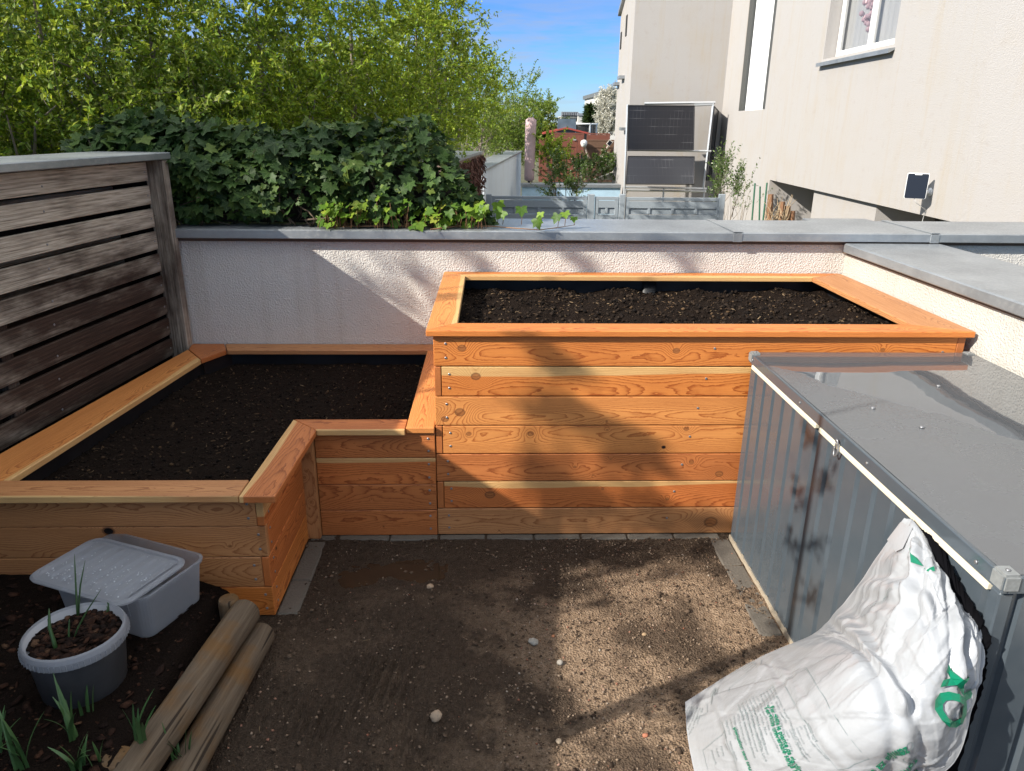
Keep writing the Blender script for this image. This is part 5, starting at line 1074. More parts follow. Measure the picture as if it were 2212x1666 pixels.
cl = np.array([fw(s1, 0, dB)[0], fw(s1, 0, dB)[1], 0]); far = onplane(1340, 60, cl, hn); sC = (far-cl)@he
def fC(s, z, dep=0): return cl+he*s+Z_*z-hn*dep
zCf = onplane(1340, 39, cl, hn)[2]; q1 = onplane(1351, 0, cl, hn); sl_ = (q1[2]-zCf)/(((q1-cl)@he)-sC)
mb.quad(fC(0, -.9), fC(sC, -.9), fC(sC, zCf), fC(0, zCf-sl_*sC)); mb.quad(fC(sC, -.9), fC(sC, -.9, 4), fC(sC, zCf, 4), fC(sC, zCf))
mb.quad(fC(0, zCf-sl_*sC), fC(sC, zCf), fC(sC, zCf, 4), fC(0, zCf-sl_*sC, 4)); mb.quad(fw(0, ZT), fw(s1, ZT), fw(s1, ZT, 9), fw(0, ZT, 9))
build('wall', mb, M['stucco_house'], HS)
mb = MB(); a = fC(-.1, zCf-sl_*(sC+.1)+.02); b = fC(sC+.1, zCf+.04); mb.add([a+hn*.08, b+hn*.08, b-hn*4, a-hn*4, a+hn*.08+Z_*.14, b+hn*.08+Z_*.14, b-hn*4+Z_*.14, a-hn*4+Z_*.14], [(0, 3, 2, 1), (4, 5, 6, 7), (0, 1, 5, 4), (1, 2, 6, 5), (2, 3, 7, 6), (3, 0, 4, 7)]); build('roof_edge', mb, M['zinc'], HS)
mb = MB(); mb.quad(fw(0, -.9, 1.1), fw(sj, -.9, 1.1), fw(sj, zb, 1.1), fw(0, zb, 1.1)); build('recessed_wall', mb, plain('grey_render', (.40, .41, .43), .85, 0, 20, .2), HS)
sa, sb = fs(1895, 440, .10)[0], fs(1758, 420, .10)[0]; mb = MB(); mb.prism([(sa, .10), (sb, .10), (sb, 1.0), (sa, 1.0)], np.array([K0[0], K0[1], -.9]), he, -hn, Z_, zb+.9-.003); build('pier', mb, M['stucco_house'], HS)
# strip window
def facbox(mb, a, b, z0, z1, d0, d1): 
    V = [fw(s, z, d) for s in (a, b) for z in (z0, z1) for d in (d0, d1)]; return mb.add(V, [(0, 1, 3, 2), (4, 6, 7, 5), (0, 4, 5, 1), (2, 3, 7, 6), (0, 2, 6, 4), (1, 5, 7, 3)])
wp = (p1_-p0_); build('strip_frame', facbox(MB(), p0_+.01, p1_-.01, pz+.01, pz+5.19, .135, .165), plain('grey_frame', (.06, .063, .06), .5, 0, 20, .15), HS)
for u0, u1 in ((p0_+.0, p0_+wp*.095), (p1_-wp*.16, p1_-.0)): build('strip_frame', facbox(MB(), u0+.004, u1-.004, pz+.004, pz+5.185, .004, .133), bpy.data.materials['grey_frame'], HS)
build('strip_panel', facbox(MB(), p0_+wp*.10, p1_-wp*.17, pz+.004, pz+5.18, .06, .134), plain('white_panel', (.82, .83, .84), .5, 0, 3, .02), HS)
# window
wh = plain('white_pvc', (.80, .80, .79), .35, 0, 10, .03); WF = MB(); zt = zw+1.54; a, b = w0+.02, w1-.02
for (x0_, x1_, z0_, z1_) in ((a, b, zw+.02, zw+.12), (a, a+.09, zw+.121, zt), (b-.09, b, zw+.121, zt), (a+.091, b-.091, zt-.09, zt), ((a+b)/2-.07, (a+b)/2+.07, zw+.121, zt-.091)): facbox(WF, x0_, x1_, z0_, z1_, .20, .27)
wf = build('window', WF, wh, HS, bevel=.008)
g = G('window_glass'); g.set(Base_Color=(.10, .11, .12), Roughness=.06, Specular_IOR_Level=.7, Alpha=.25); build('pane', facbox(MB(), a+.09, b-.09, zw+.12, zt-.09, .232, .238), g.mat, wf)
cu = MB(); n = 60; V = []
for i in range(n+1): s = a-.25+(b-a+.5)*i/n; V += [fw(s, zw+.14, .34+.02*math.sin(i*1.7)), fw(s, zt, .34+.02*math.sin(i*1.7))]
cu.add(V, [(2*i, 2*i+2, 2*i+3, 2*i+1) for i in range(n)]); build('net_curtain', cu, plain('net_curtain', (.62, .62, .62), .9, 0, 60, .12), wf, smooth=True)
mb = MB()
for i in range(26):
    c = fw((a+b)/2+.38+rg.normal(0, .11), zw+.80+rg.normal(0, .20), .29+rg.normal(0, .012)); bm = bmesh.new(); bmesh.ops.create_icosphere(bm, subdivisions=1, radius=.05)
    mb.add([np.array(v.co)*[1, .4, 1]+c for v in bm.verts], [tuple(v.index for v in f.verts) for f in bm.faces]); bm.free()
tag(build('orchid', mb, plain('orchid_pink', (.62, .42, .46), .7, 0, 30, .2), base=fw((a+b)/2+.38, zw+.5, .29), smooth=True), 'pale pink orchid blossoms behind the panes of the upper window', 'flower')
zs = zw; mb = MB(); ss0, ss1 = w0-.06, w1+.06; mb.add([fw(s, z, d) for s in (ss0, ss1) for z, d in ((zs-.02, .2), (zs-.06, -.09), (zs-.12, -.09), (zs-.12, -.08), (zs-.075, .0), (zs-.05, .2))], [(0, 6, 7, 1), (1, 7, 8, 2), (2, 8, 9, 3), (3, 9, 10, 4), (4, 10, 11, 5), (0, 1, 2, 3, 4, 5), (6, 11, 10, 9, 8, 7)]); build('sill', mb, M['zinc'], HS)
build('downpipe', MB().tube([fB(.10, 2.6, -.07), fB(.10, 6.1, -.07)], .022, 8), plain('pipe_cream', (.66, .62, .56), .5), HS, smooth=True)
for (px, py, h_) in ((1354, 48, .35), (1342, 82, .3)):
    p = onplane(px, py, cl, hn); s = (p-cl)@he; mb = MB(); V = [fC(s+x_, p[2]+z_, d_) for x_ in (-.15, .15) for z_ in (-h_, h_*.5) for d_ in (-.012, .05)]; mb.add(V, [(0, 1, 3, 2), (4, 6, 7, 5), (0, 4, 5, 1), (2, 3, 7, 6), (0, 2, 6, 4), (1, 5, 7, 3)]); build('slit_window', mb, M['dark'], HS)
for (px, py) in ((1347, 167), (1336, 181), (1352, 278)):
    p = onplane(px, py, cl, hn); s = (p-cl)@he; mb = MB(); V = [fC(s+x_, p[2]+z_, d_) for x_ in (-.3, .3) for z_ in (-.05, .03) for d_ in (-.15, .0)]; mb.add(V, [(0, 1, 3, 2), (4, 6, 7, 5), (0, 4, 5, 1), (2, 3, 7, 6), (0, 2, 6, 4), (1, 5, 7, 3)]); build('ledge', mb, M['zinc'], HS)
# solar sensor on the facade
sp_ = onplane(2010, 415, K0, hn); SS = thing('solar_sensor', 'small square solar panel with white rim on a wall arm, near the house corner', 'solar panel', sp_)
cq = onplane(1980, 402, sp_+hn*.22, hn); fr_ = np.array([-.45, -.88, .12]); fr_ /= np.linalg.norm(fr_); ux = unit(np.cross(Z_, fr_)); uz = np.cross(fr_, ux)
hx, hz = .124, .156
mb = MB(); mb.prism([(x_, y_) for x_, y_ in rrect(2*hx, 2*hz, .02, 3)], cq, ux, uz, fr_, .018); build('panel_case', mb, wh, SS)
mb = MB(); mb.prism([(x_, y_) for x_, y_ in rrect(2*hx-.012, 2*hz-.012, .016, 3)], cq+fr_*.0182-uz*.003, ux, uz, fr_, .003); g = G('solar_cell'); g.set(Base_Color=(.012, .014, .02), Roughness=.28); M['cell'] = g.mat; build('solar_cell', mb, M['cell'], SS)
mb = MB(); mb.prism([(-.04, -.012), (.04, -.012), (.04, .012), (-.04, .012)], cq+fr_*.019+uz*(hz-.012), ux, uz, fr_, .006); build('clip', mb, wh, SS)
mb = MB(); mb.tube([sp_, sp_+hn*.06, cq-fr_*.03+ux*.06, cq+ux*.03], [.028, .020, .020, .024], 10); mb.tube([sp_-hn*.004, sp_+hn*.016], [.055, .05], 14); build('arm', mb, wh, SS, smooth=True)
build('cable', MB().tube([cq-uz*hz, cq-uz*(hz+.05)+ux*.03, sp_-Z_*.22+hn*.02, sp_-Z_*.42+hn*.012+he*.05, sp_-Z_*.46+hn*.012-he*.08], .005, 6), plain('grey_cable', (.45, .45, .45), .5), SS, smooth=True)

# ================================================================== solar modules on a rack before the far front
YP = fB(dB/2, 0)[1]-.95
def py_(x, y, Y=None): return un(x, y, 'Y', YP if Y is None else Y)
def pvmat():
    g = G('pv_module'); c = g.co(); x, y, z = g.xyz(c)[:3]
    gx = g.m('ABSOLUTE', g.m('SUBTRACT', g.m('FRACT', g.m('MULTIPLY', x, 10.5)), .5)); gz = g.m('ABSOLUTE', g.m('SUBTRACT', g.m('FRACT', g.m('MULTIPLY', z, 5.3)), .5))
    l = g.m('MAXIMUM', g.mr(gx, .46, .49, 0, .22), g.mr(gz, .47, .492, 0, .45)); l = g.m('MULTIPLY', l, g.mr(g.noise(c, 1.5, 2), .45, .62, .08, 1)); g.set(Base_Color=g.mix(l, (.013, .014, .02), (.30, .30, .32)), Roughness=.22, Specular_IOR_Level=.5); return g.mat
M['pv'] = pvmat(); alu = plain('aluminium_profile', (.62, .64, .66), .35, .6, 40, .1)
RK = thing('solar_rack', 'silver aluminium rack carrying solar modules in front of the far house wall', 'rack', py_(1440, 420))
def bar(mb, a, b, w_=.03, Y=None, Y2=None): mb.tube([py_(*a, Y), py_(*b, Y2 if Y2 is not None else Y)], w_, 4)
for i, (a, b, y0_, y1_) in enumerate((((1392, 224), (1545, 222), None, None), ((1541, 222), (1519, 412), None, None), ((1356, 226), (1348, 425), None, None), ((1350, 404), (1526, 408), None, None), ((1350, 411), (1526, 414), None, None), ((1354, 324), (1536, 327), None, None), ((1500, 228), (1540, 226), None, None))):
    mb = MB(); bar(mb, a, b, .028 if i else .035); build('bar', mb, alu, RK)
mb = MB()
for px in (1352, 1434, 1522): mb.tube([py_(px, 408), np.array([py_(px, 408)[0], YP, -.9])], .025, 4)
build('leg', mb, alu, RK)
def module(name, q, label, n_off):
    T_ = thing(name, label, 'solar panel', (q[0]+q[1])/2, 'solar modules on the rack'); q = [np.array(a) for a in q]; n = unit(np.cross(q[1]-q[0], q[3]-q[0])); n = n*np.sign(n@(CAM-q[0]))
    mb = MB().add([a-n*.035 for a in q]+[a for a in q], [(0, 3, 2, 1), (4, 5, 6, 7), (0, 1, 5, 4), (1, 2, 6, 5), (2, 3, 7, 6), (3, 0, 4, 7)]); build('laminate', mb, M['pv'], T_)
    mb = MB(); 
    for k in range(4): mb.tube([q[k]+n*.002, q[(k+1) % 4]+n*.002], .014, 4)
    build('module_frame', mb, plain('black_frame', (.03, .03, .033), .4), T_)
module('solar_module', [py_(1356, 325, YP-.08), py_(1498, 324, YP-.08), py_(1500, 229, YP-.08), py_(1357, 228, YP-.08)], 'upper black solar module hanging upright on the rack', 0)
module('solar_module', [py_(1352, 397, YP-.60), py_(1499, 398, YP-.60), py_(1500, 339, YP-.10), py_(1357, 338, YP-.10)], 'lower solar module tilted outwards with a visible white cell grid', 0)
pA = py_(1545, 235); pB = py_(1530, 390)
module('solar_module', [py_(1527, 390), py_(1535, 388, YP+.9), py_(1552, 240, YP+.9), py_(1543, 230)], 'narrow looking solar module seen edge on at the right end of the rack', 0)

# ================================================================== grey panel fence of the neighbour
YG = 10.2; gp = plain('grey_lacquer', (.29, .33, .365), .55, 0, 30, .12)
GF = thing('panel_fence', 'blue grey lapped wooden panel fence in the next garden', 'fence', un(1300, 470, 'Y', YG))
def pfence(T_, Y, x0, x1, ytop, ybot, mat, rows=4, batt=(.25, .5, .75), name='fence_panel'):
    a, b = un(x0, ytop, 'Y', Y), un(x1, ytop, 'Y', Y); zt, zb_ = (a[2]+b[2])/2, un(x0, ybot, 'Y', Y)[2]; L_ = b[0]-a[0]; mb = MB(); rh = (zt-.06-zb_)/rows
    mb.box(a[0], b[0], Y-.035, Y+.02, zt-.055, zt)
    for i in range(rows):
        z1 = zt-.062-i*rh; k = i % 2; mb.box(a[0]+.03, b[0]-.03, Y-.010-.022*(1-k), Y+.008-.022*(1-k), z1-rh*(1.0 if k else 1.08), z1-.004)
        if k == 1:
            for t in batt: mb.box(a[0]+L_*t-.022, a[0]+L_*t+.022, Y-.030, Y-.0105, z1-rh+.01, z1-.002)
    for q in (a[0], b[0]-.06): mb.box(q, q+.06, Y-.034, Y+.018, zb_, zt-.056)
    return build(name, mb, mat, T_, bevel=.003)
pfence(GF, YG, 1062, 1268, 424, 520, gp, 6); pfence(GF, YG, 1286, 1336, 425, 520, gp, 6, batt=(.5,), name='gate_panel'); pfence(GF, YG, 1352, 1556, 427, 520, gp, 6)
for px, w_ in ((1056, .05), (1277, .06), (1344, .05), (1560, .05)):
    p = un(px, 421, 'Y', YG); build('post', MB().box(p[0]-w_, p[0]+w_, YG-.05, YG+.05, -.9, p[2]+.01), gp, GF, bevel=.006)
# low parapets right behind the wall
for (a, b, yt, Y0, Y1, l) in ((1733, 1868, 471.5, 3.0, 3.5, 'short grey zinc capped parapet peeking over the back wall under the house'), (1560, 1742, 476.5, 2.5, 2.8, 'flat zinc strip parapet behind the seam of the back wall coping')):
    A, B = un(a, yt, 'Y', Y1), un(b, yt, 'Y', Y1); PW = thing('parapet', l, 'wall', ((A[0]+B[0])/2, (Y0+Y1)/2, -.9)); build('wall_body', MB().box(A[0]+.03, B[0]-.03, Y0+.03, Y1-.03, -.9, A[2]-.05), M['stucco_near'], PW); build('coping', MB().box(A[0], B[0], Y0, Y1, A[2]-.05, A[2]), M['zinc'], PW, bevel=.004)
# boundary walls running away on the left
def bwall(near, far, zt, wdt, label, mat, cope=True):
    a, b = un(*near, 'Z', zt), un(*far, 'Z', zt); a[2] = b[2] = 0; u = (b-a)/np.linalg.norm(b-a); v = np.array([-u[1], u[0], 0]); T_ = thing('boundary_wall', label, 'wall', ((a+b)/2)[:2].tolist()+[-.9])
    mb = MB().prism([(0, .03), (np.linalg.norm(b-a), .03), (np.linalg.norm(b-a), wdt), (0, wdt)], a-Z_*.9, u, v, Z_, zt-.04+.9); build('wall_body', mb, mat, T_)
    mb = MB().prism([(-.03, 0), (np.linalg.norm(b-a)+.03, 0), (np.linalg.norm(b-a)+.03, wdt+.03), (-.03, wdt+.03)], a+Z_*(zt-.0395), u, v, Z_, .04); build('coping', mb, M['zinc'], T_); return T_, a, u, v, np.linalg.norm(b-a)
VW, va, vu, vv, vl = bwall((982, 345), (1042, 327), 1.45, .5, 'boundary wall covered with dead red brown creeper behind the ivy', stucco('vine_wall', (.30, .22, .18), 30, .5, .6))
nv = 2600; t = rg.uniform(0, vl, nv); zz = 1.40-rg.random(nv)**1.4*1.6; P = va+vu*t[:, None]-vv*(rg.uniform(-.02, .05, nv))[:, None]; P[:, 2] = zz
V, F = leaves(P, unit(rg.normal(size=(nv, 3))*.4+np.array([0, 0, -1.])), rg.normal(size=(nv, 3)), rg.uniform(.05, .14, nv), rg.uniform(.01, .035, nv)); npmesh('dead_creeper', V, F, leafmat('dead_creeper', ((0, (.05, .025, .018)), (.5, (.13, .05, .035)), (1, (.20, .10, .07))), .8, 0), VW)
nv = 500; t = rg.uniform(0, vl*.1, nv); P = va+vv*rg.uniform(0, .5, nv)[:, None]-vu*rg.uniform(0, .06, nv)[:, None]; P[:, 2] = 1.40-rg.random(nv)*1.4
V, F = leaves(P, unit(rg.normal(size=(nv, 3))*.4+np.array([0, 0, -1.])), rg.normal(size=(nv, 3)), rg.uniform(.05, .12, nv), rg.uniform(.01, .03, nv)); npmesh('dead_creeper', V, F, bpy.data.materials['dead_creeper'], VW)
bwall((1049, 366), (1128, 326), 1.10, .5, 'long white boundary wall receding under the hedge, zinc cap on top', stucco('white_boundary', (.62, .68, .74), 40, .4, .25))
# pale blue garden wall across
YB = 17.6; A, B = un(1128, 397, 'Y', YB), un(1341, 397, 'Y', YB); BLW = thing('garden_wall', 'low pale blue painted wall with a dark coping beyond the grey fence', 'wall', ((A[0]+B[0])/2, YB, -.9)); build('wall_body', MB().box(A[0], B[0], YB, YB+.3, -.9, A[2]-.09), plain('pale_blue_paint', (.42, .60, .74), .8, 0, 8, .15), BLW); build('coping', MB().box(A[0]-.03, B[0], YB-.05, YB+.38, A[2]-.0895, A[2]), M['zinc'], BLW, bevel=.006)
# parasol in its cover
YU = 19.6; b0, t0 = un(1143, 391, 'Y', YU), un(1147, 254, 'Y', YU); hU = t0[2]-b0[2]; UM = thing('parasol', 'closed parasol in a dusty pink fabric cover standing behind the pale blue wall', 'parasol', b0)
mb = MB(); n = 20; V = []; lv_ = [0, .02, .1, .25, .4, .55, .7, .85, .96, .99, 1.0]
for k, t in enumerate(lv_):
    c = b0+(t0-b0)*t; rr_ = (.145+.015*t)*(1 if .015 < t < .98 else .55)
    for j in range(n): a = 2*math.pi*j/n; q = rr_*(1+.10*float(fbm(t*5, math.cos(a)*1.2, math.sin(a)*1.2, 3))); V.append((c[0]+q*math.cos(a), c[1]+q*math.sin(a), c[2]))
mb.add(V, [(k*n+j, k*n+(j+1) % n, (k+1)*n+(j+1) % n, (k+1)*n+j) for k in range(len(lv_)-1) for j in range(n)]+[tuple(range((len(lv_)-1)*n, len(lv_)*n))]); build('cover', mb, plain('pink_cover', (.46, .33, .34), .85, 0, 6, .12, .15), UM, smooth=True); build('pole', MB().tube([(b0[0], b0[1], -.9), b0+Z_*.1], .04, 10), M['dark'], UM)
# cream sloping wall
YC = 20.5; q = [un(a, b, 'Y', YC) for a, b in ((1283, 389), (1335, 389), (1335, 371), (1326, 372), (1292, 385))]; mb = MB().add(q+[a+Y_*.25 for a in q], [(0, 1, 2, 3, 4), (9, 8, 7, 6, 5)]+[(i, (i+1) % 5, (i+1) % 5+5, i+5) for i in range(5)]); tag(build('garden_wall', mb, plain('cream_render', (.68, .63, .50), .85, 0, 8, .12), base=q[0]), 'short cream wall with a sloping top next to the far house corner', 'wall')
# brown fences
br1, br2 = plain('red_brown_wood', (.17, .055, .035), .7, 0, 20, .25), plain('dark_brown_wood', (.13, .07, .042), .75, 0, 20, .3)
YF = 27.0; BF = thing('panel_fence', 'reddish brown lapped fence panel left of the brown post, far garden', 'fence', un(1210, 380, 'Y', YF)); pfence(BF, YF, 1165, 1247, 300, 392, br1, 7, (.5,)); p = un(1252, 296, 'Y', YF)
build('post', MB().box(p[0]-.06, p[0]+.06, YF-.06, YF+.06, -.9, p[2]), br1, BF); bfc = un(1242, 300, 'Y', YF-.07); build('bracket', MB().box(bfc[0]-.07, bfc[0]+.05, YF-.075, YF-.065, bfc[2]-.06, bfc[2]), alu, BF)
BF2 = thing('panel_fence', 'dark brown lapped fence panel with lights hung on it, far garden', 'fence', un(1295, 380, 'Y', YF)); pfence(BF2, YF, 1260, 1330, 302, 392, br2, 7, (.33, .7))
BF3 = thing('panel_fence', 'red brown fence behind the lapped panels, in front of the trampoline', 'fence', un(1260, 300, 'Y', 31)); pfence(BF3, 31, 1190, 1262, 287, 330, br1, 3, ()); pfence(BF3, 31, 1268, 1318, 288, 330, br1, 3, ())
lp = un(1326, 312, 'Y', YF-.25); SP = thing('garden_light', 'white globe light on a twisted cord at the dark brown fence', 'lamp', un(1326, 312, 'Y', YF-.1))
gl = un(1326.5-0, 314, 'Y', YF-.2); gx_ = un(1327-38+0, 313, 'Y', YF-.2)
c_ = un(1272+0.0+(2100+945/4.165)*.5422-1261.6+0-10.5+.0, 309, 'Y', YF-.2)
def cpx(x, y): return ((2100+x/4.165)*.5422, (350+y/4.165)*.5422)
c_ = un(*cpx(943, 915), 'Y', YF-.2); SP.location = tuple(c_); mb = MB().lathe([(.02, -.16), (.10, -.13), (.13, -.03), (.12, .06), (.05, .11)], c_, 14); build('globe', mb, wh, SP, smooth=True)
cw = [un(*cpx(x, y), 'Y', YF-.12) for x, y in ((960, 960), (975, 1040), (1000, 1110), (1022, 1180))]; build('cord', MB().tube(cw, .03, 6), plain('cord_beige', (.50, .40, .34), .8), SP, smooth=True)
p = un(*cpx(1370, 915), 'Y', YF-.2); SQ = thing('solar_light', 'little diamond tilted solar panel on a cord at the dark brown fence corner', 'solar panel', p); q = [un(*cpx(x, y), 'Y', YF-.2) for x, y in ((1312, 930), (1362, 980), (1425, 905), (1372, 855))]; mb = MB().add(q+[a+Y_*.04 for a in q], [(0, 1, 2, 3), (7, 6, 5, 4)]+[(i, (i+1) % 4, (i+1) % 4+4, i+4) for i in range(4)]); build('case', mb, plain('light_rim', (.6, .55, .48), .5), SQ)
cq_ = sum(q)/4; q2 = [cq_+(a-cq_)*.78-Y_*.01 for a in q]; build('cell', MB().add(q2, [(0, 1, 2, 3)]), M['cell'], SQ); cw = [un(*cpx(x, y), 'Y', YF-.12) for x, y in ((1340, 965), (1300, 1050), (1262, 1120), (1228, 1200))]; build('cord', MB().tube(cw, .03, 6), bpy.data.materials['cord_beige'], SQ, smooth=True)
# play house, trampoline
YH = 33.0; PHs = thing('playhouse', 'small dark garden playhouse with a red pitched roof behind the brown fence', 'playhouse', un(1225, 300, 'Y', YH)); a, b, c = [un(*cpx(x, y), 'Y', YH) for x, y in ((268, 772), (655, 682), (1052, 778))]
mb = MB(); 
for p, q in ((a, b), (b, c)): mb.add([p, q, q+Y_*2.2, p+Y_*2.2, p+Z_*.07, q+Z_*.07, q+Y_*2.2+Z_*.07, p+Y_*2.2+Z_*.07], [(0, 1, 2, 3), (4, 7, 6, 5), (0, 4, 5, 1), (1, 5, 6, 2), (2, 6, 7, 3), (3, 7, 4, 0)])
build('roof', mb, plain('red_roof', (.33, .055, .04), .7, 0, 20, .2), PHs); mb = MB().box(a[0]+.5, c[0]-.4, YH+.25, YH+2.0, -.9, a[2]); mb.add([(a[0]+.5, YH+.25, a[2]+.001), (c[0]-.4, YH+.25, a[2]+.001), (b[0], YH+.25, b[2]-.05)], [(0, 1, 2)]); build('wall', mb, plain('dark_teal', (.03, .06, .065), .8), PHs)
p = un(*cpx(660, 800), 'Y', YH+.2); build('poster', MB().box(p[0]-.45, p[0]+.40, YH+.19, YH+.245, p[2]-.75, p[2]+.75), plain('poster_blue', (.10, .14, .18), .6, 0, 2, .6), PHs); build('poster_patch', MB().box(p[0]-.25, p[0]+.25, YH+.17, YH+.188, p[2]-.25, p[2]+.12), plain('poster_red', (.5, .10, .07), .6), PHs)
YT = 38.0; tc_ = un(*cpx(870, 690), 'Y', YT); TM = thing('trampoline', 'round trampoline with dark safety net and white top ring behind the playhouse', 'trampoline', (tc_[0], YT, -.9)); tr = abs(un(*cpx(1165, 620), 'Y', YT)[0]-tc_[0])
zt_ = un(*cpx(870, 602), 'Y', YT)[2]; ring = [(tc_[0]+tr*math.cos(t), YT+tr*math.sin(t), zt_) for t in np.linspace(0, 6.283, 33)]; build('top_ring', MB().tube(ring, .05, 6), wh, TM, smooth=True); g = G('safety_net'); g.set(Base_Color=(.03, .032, .035), Roughness=.8, Alpha=.72); build('net', MB().lathe([(tr*.98, .3), (tr*.98, zt_+.9)], (tc_[0], YT, -.9), 32), g.mat, TM, fixn=False)
bpy.context.view_layer.update()
for t in (.6, 1.9, 3.4, 4.35, 5.2, 5.75): build('pole', MB().tube([(tc_[0]+tr*1.02*math.cos(t), YT+tr*1.02*math.sin(t), -.9), (tc_[0]+tr*1.02*math.cos(t), YT+tr*1.02*math.sin(t), zt_+.05)], .06, 6), alu, TM)
# planter shrubs and stakes
M['shrub'] = leafmat('shrub_leaf', ((0, (.03, .07, .015)), (.5, (.07, .13, .025)), (.85, (.12, .19, .04)), (1, (.55, .55, .42))), .45, .3)
crown('shrub', 'green flowering shrub growing just beyond the grey fence, before the pale blue wall', 'shrub', [ell(1222, 400, 15.6, .42, .42, .3), ell(1250, 395, 15.5, .25, .3), ell(1195, 375, 15.6, .2, .35)], gbase(1222, 15.6), M['shrub'], M['twig'], 61, .05, .30, 420, trunk_r=.02, up=1.0)
crown('shrub', 'young yellow green bush leaning before the red brown panel', 'shrub', [ell(1200, 345, 22, .4, .55, .3), ell(1183, 320, 22, .25, .5, .3)], gbase(1200, 22), M['hedge1'], M['twig'], 62, .08, .45, 330, trunk_r=.02, up=.7)
crown('shrub', 'low bush with narrow leaves at the foot of the dark brown panel', 'shrub', [ell(1300, 360, 22.5, .42, .30, .3), ell(1265, 365, 22.5, .3, .3, .3)], gbase(1300, 22.5), M['shrub'], M['twig'], 63, .09, .35, 330, trunk_r=.02, up=.8)
crown('shrub', 'upright apple like shrub with small leaves beside the solar rack', 'shrub', [ell(1565, 400, 14.8, .24, .62, .2), ell(1595, 420, 14.6, .24, .42, .2), ell(1553, 390, 15, .15, .45, .2)], gbase(1575, 14.8), M['shrub'], M['twig'], 64, .055, .36, 430, trunk_r=.016, up=2.2, nodes=7, per=3, fill=.8)
crown('shrub', 'small twiggy shrub at the foot of the house wall beside the green canes', 'shrub', [ell(1610, 440, 14, .2, .25, .15)], gbase(1610, 14), M['shrub'], M['twig'], 65, .04, .30, 260, trunk_r=.012, up=1.4, per=2)
gs = plain('green_cane', (.03, .12, .07), .6); ws = plain('wood_stake', (.20, .10, .05), .8, 0, 30, .3)
for (a, b, l) in (((1631, 396), (1624, 480), 'thin green plant cane, left of three beside the house wall'), ((1642, 403), (1640, 480), 'thin green plant cane, middle and shortest of three'), ((1657, 395), (1648, 480), 'thin green plant cane, right of three beside the brown stakes')):
    p, q = un(*a, 'Y', 8.6), un(*b, 'Y', 8.6); q = q+(q-p)*1.3; tag(build('plant_cane', MB().tube([q, p], .013, 6), gs, base=q), l, 'cane', 'green plant canes')
for (a, b, l) in (((1665, 420), (1661, 480), 'tallest brown wooden stake right of the green canes'), ((1690, 436), (1686, 480), 'brown wooden stake before the grey recess, second tallest'), ((1702, 445), (1699, 480), 'short brown stake before the grey recess, third in the row'), ((1712, 456), (1710, 480), 'shortest brown stake at the right end of the row')):
    p, q = un(*a, 'Y', 8.2), un(*b, 'Y', 8.2); q = q+(q-p)*1.3; w_ = .045; mb = MB().tube([q, p], w_, 4); tag(build('wood_stake', mb, ws, base=q), l, 'stake', 'brown stakes by the house')
mb = MB()
for i in range(26):
    b = un(1682+rg.normal(0, 12), 480, 'Y', 8.0); p = b+np.array([rg.normal(0, .12), rg.normal(0, .1), rg.uniform(.15, .42)]); mb.tube([b, (b+p)/2+rg.normal(0, .05, 3), p], [.008, .006, .003], 4)
tag(build('dry_plant', mb, plain('dry_stalk', (.36, .27, .17), .85), base=un(1682, 480, 'Y', 8.0), fixn=False), 'bleached dry plant stalks between the brown stakes', 'plant')
# far trees and buildings
con = leafmat('conifer_needles', ((0, (.012, .03, .015)), (.6, (.03, .06, .022)), (1, (.07, .10, .035))), .6, .15)
def conifer(px, ytop, ybot, d, wpx, label, seed):
    T0 = at(px, ytop, d); B0 = at(px, ybot, d); T_ = thing('conifer', label, 'tree', (B0[0], B0[1], -.9)); r = np.random.default_rng(seed); H_ = T0[2]-(-.9); W_ = wpx/CF*d/2; n = 5200
    t = r.random(n)**.75; a = r.uniform(0, 6.283, n); z = T0[2]-H_*t; rad = W_*t**.8*(.75+.35*np.sin(a*5+z*3))*r.random(n)**.35; P = np.stack([B0[0]+rad*np.cos(a), B0[1]+rad*np.sin(a), z], 1); D = np.stack([np.cos(a), np.sin(a), r.normal(.05, .3, n)], 1)
    V, F = leaves(P, D, r.normal(size=(n, 3)), r.uniform(.25, .6, n), r.uniform(.08, .2, n)); npmesh('crown', V, F, con, T_); build('trunk', MB().tube([(B0[0], B0[1], -.9), T0], [.15, .03], 6), M['bark'], T_)
conifer(1274, 226, 285, 50, 34, 'pointed dark conifer in the gap between hedge and house, left of the blossoming tree', 1); conifer(1291, 231, 285, 54, 24, 'narrow dark conifer touching the white blossoming tree', 2)
conifer(1222, 258, 275, 80, 16, 'tiny far dark conifer below the distant pale block', 3)
blo = leafmat('white_blossom', ((0, (.30, .30, .22)), (.4, (.62, .60, .52)), (1, (.80, .78, .72))), .7, .3, tcol=(.6, .6, .5))
crown('blossom_tree', 'white blossoming tree in front of the far white building', 'tree', [ell(1313, 235, 46, .55, 1.0), ell(1315, 265, 46, .6, .8)], gbase(1313, 46), blo, M['bark'], 71, .12, .5, 800, per=5, up=1.0)
def block(name, x0, x1, yt, Y, zb_, dep, mat, label, roof=None):
    a, b = un(x0, yt, 'Y', Y), un(x1, yt, 'Y', Y); T_ = thing(name, label, 'building', ((a[0]+b[0])/2, Y, zb_)); build('wall', MB().box(a[0], b[0], Y, Y+dep, zb_, a[2]), mat, T_)
    return T_, a, b
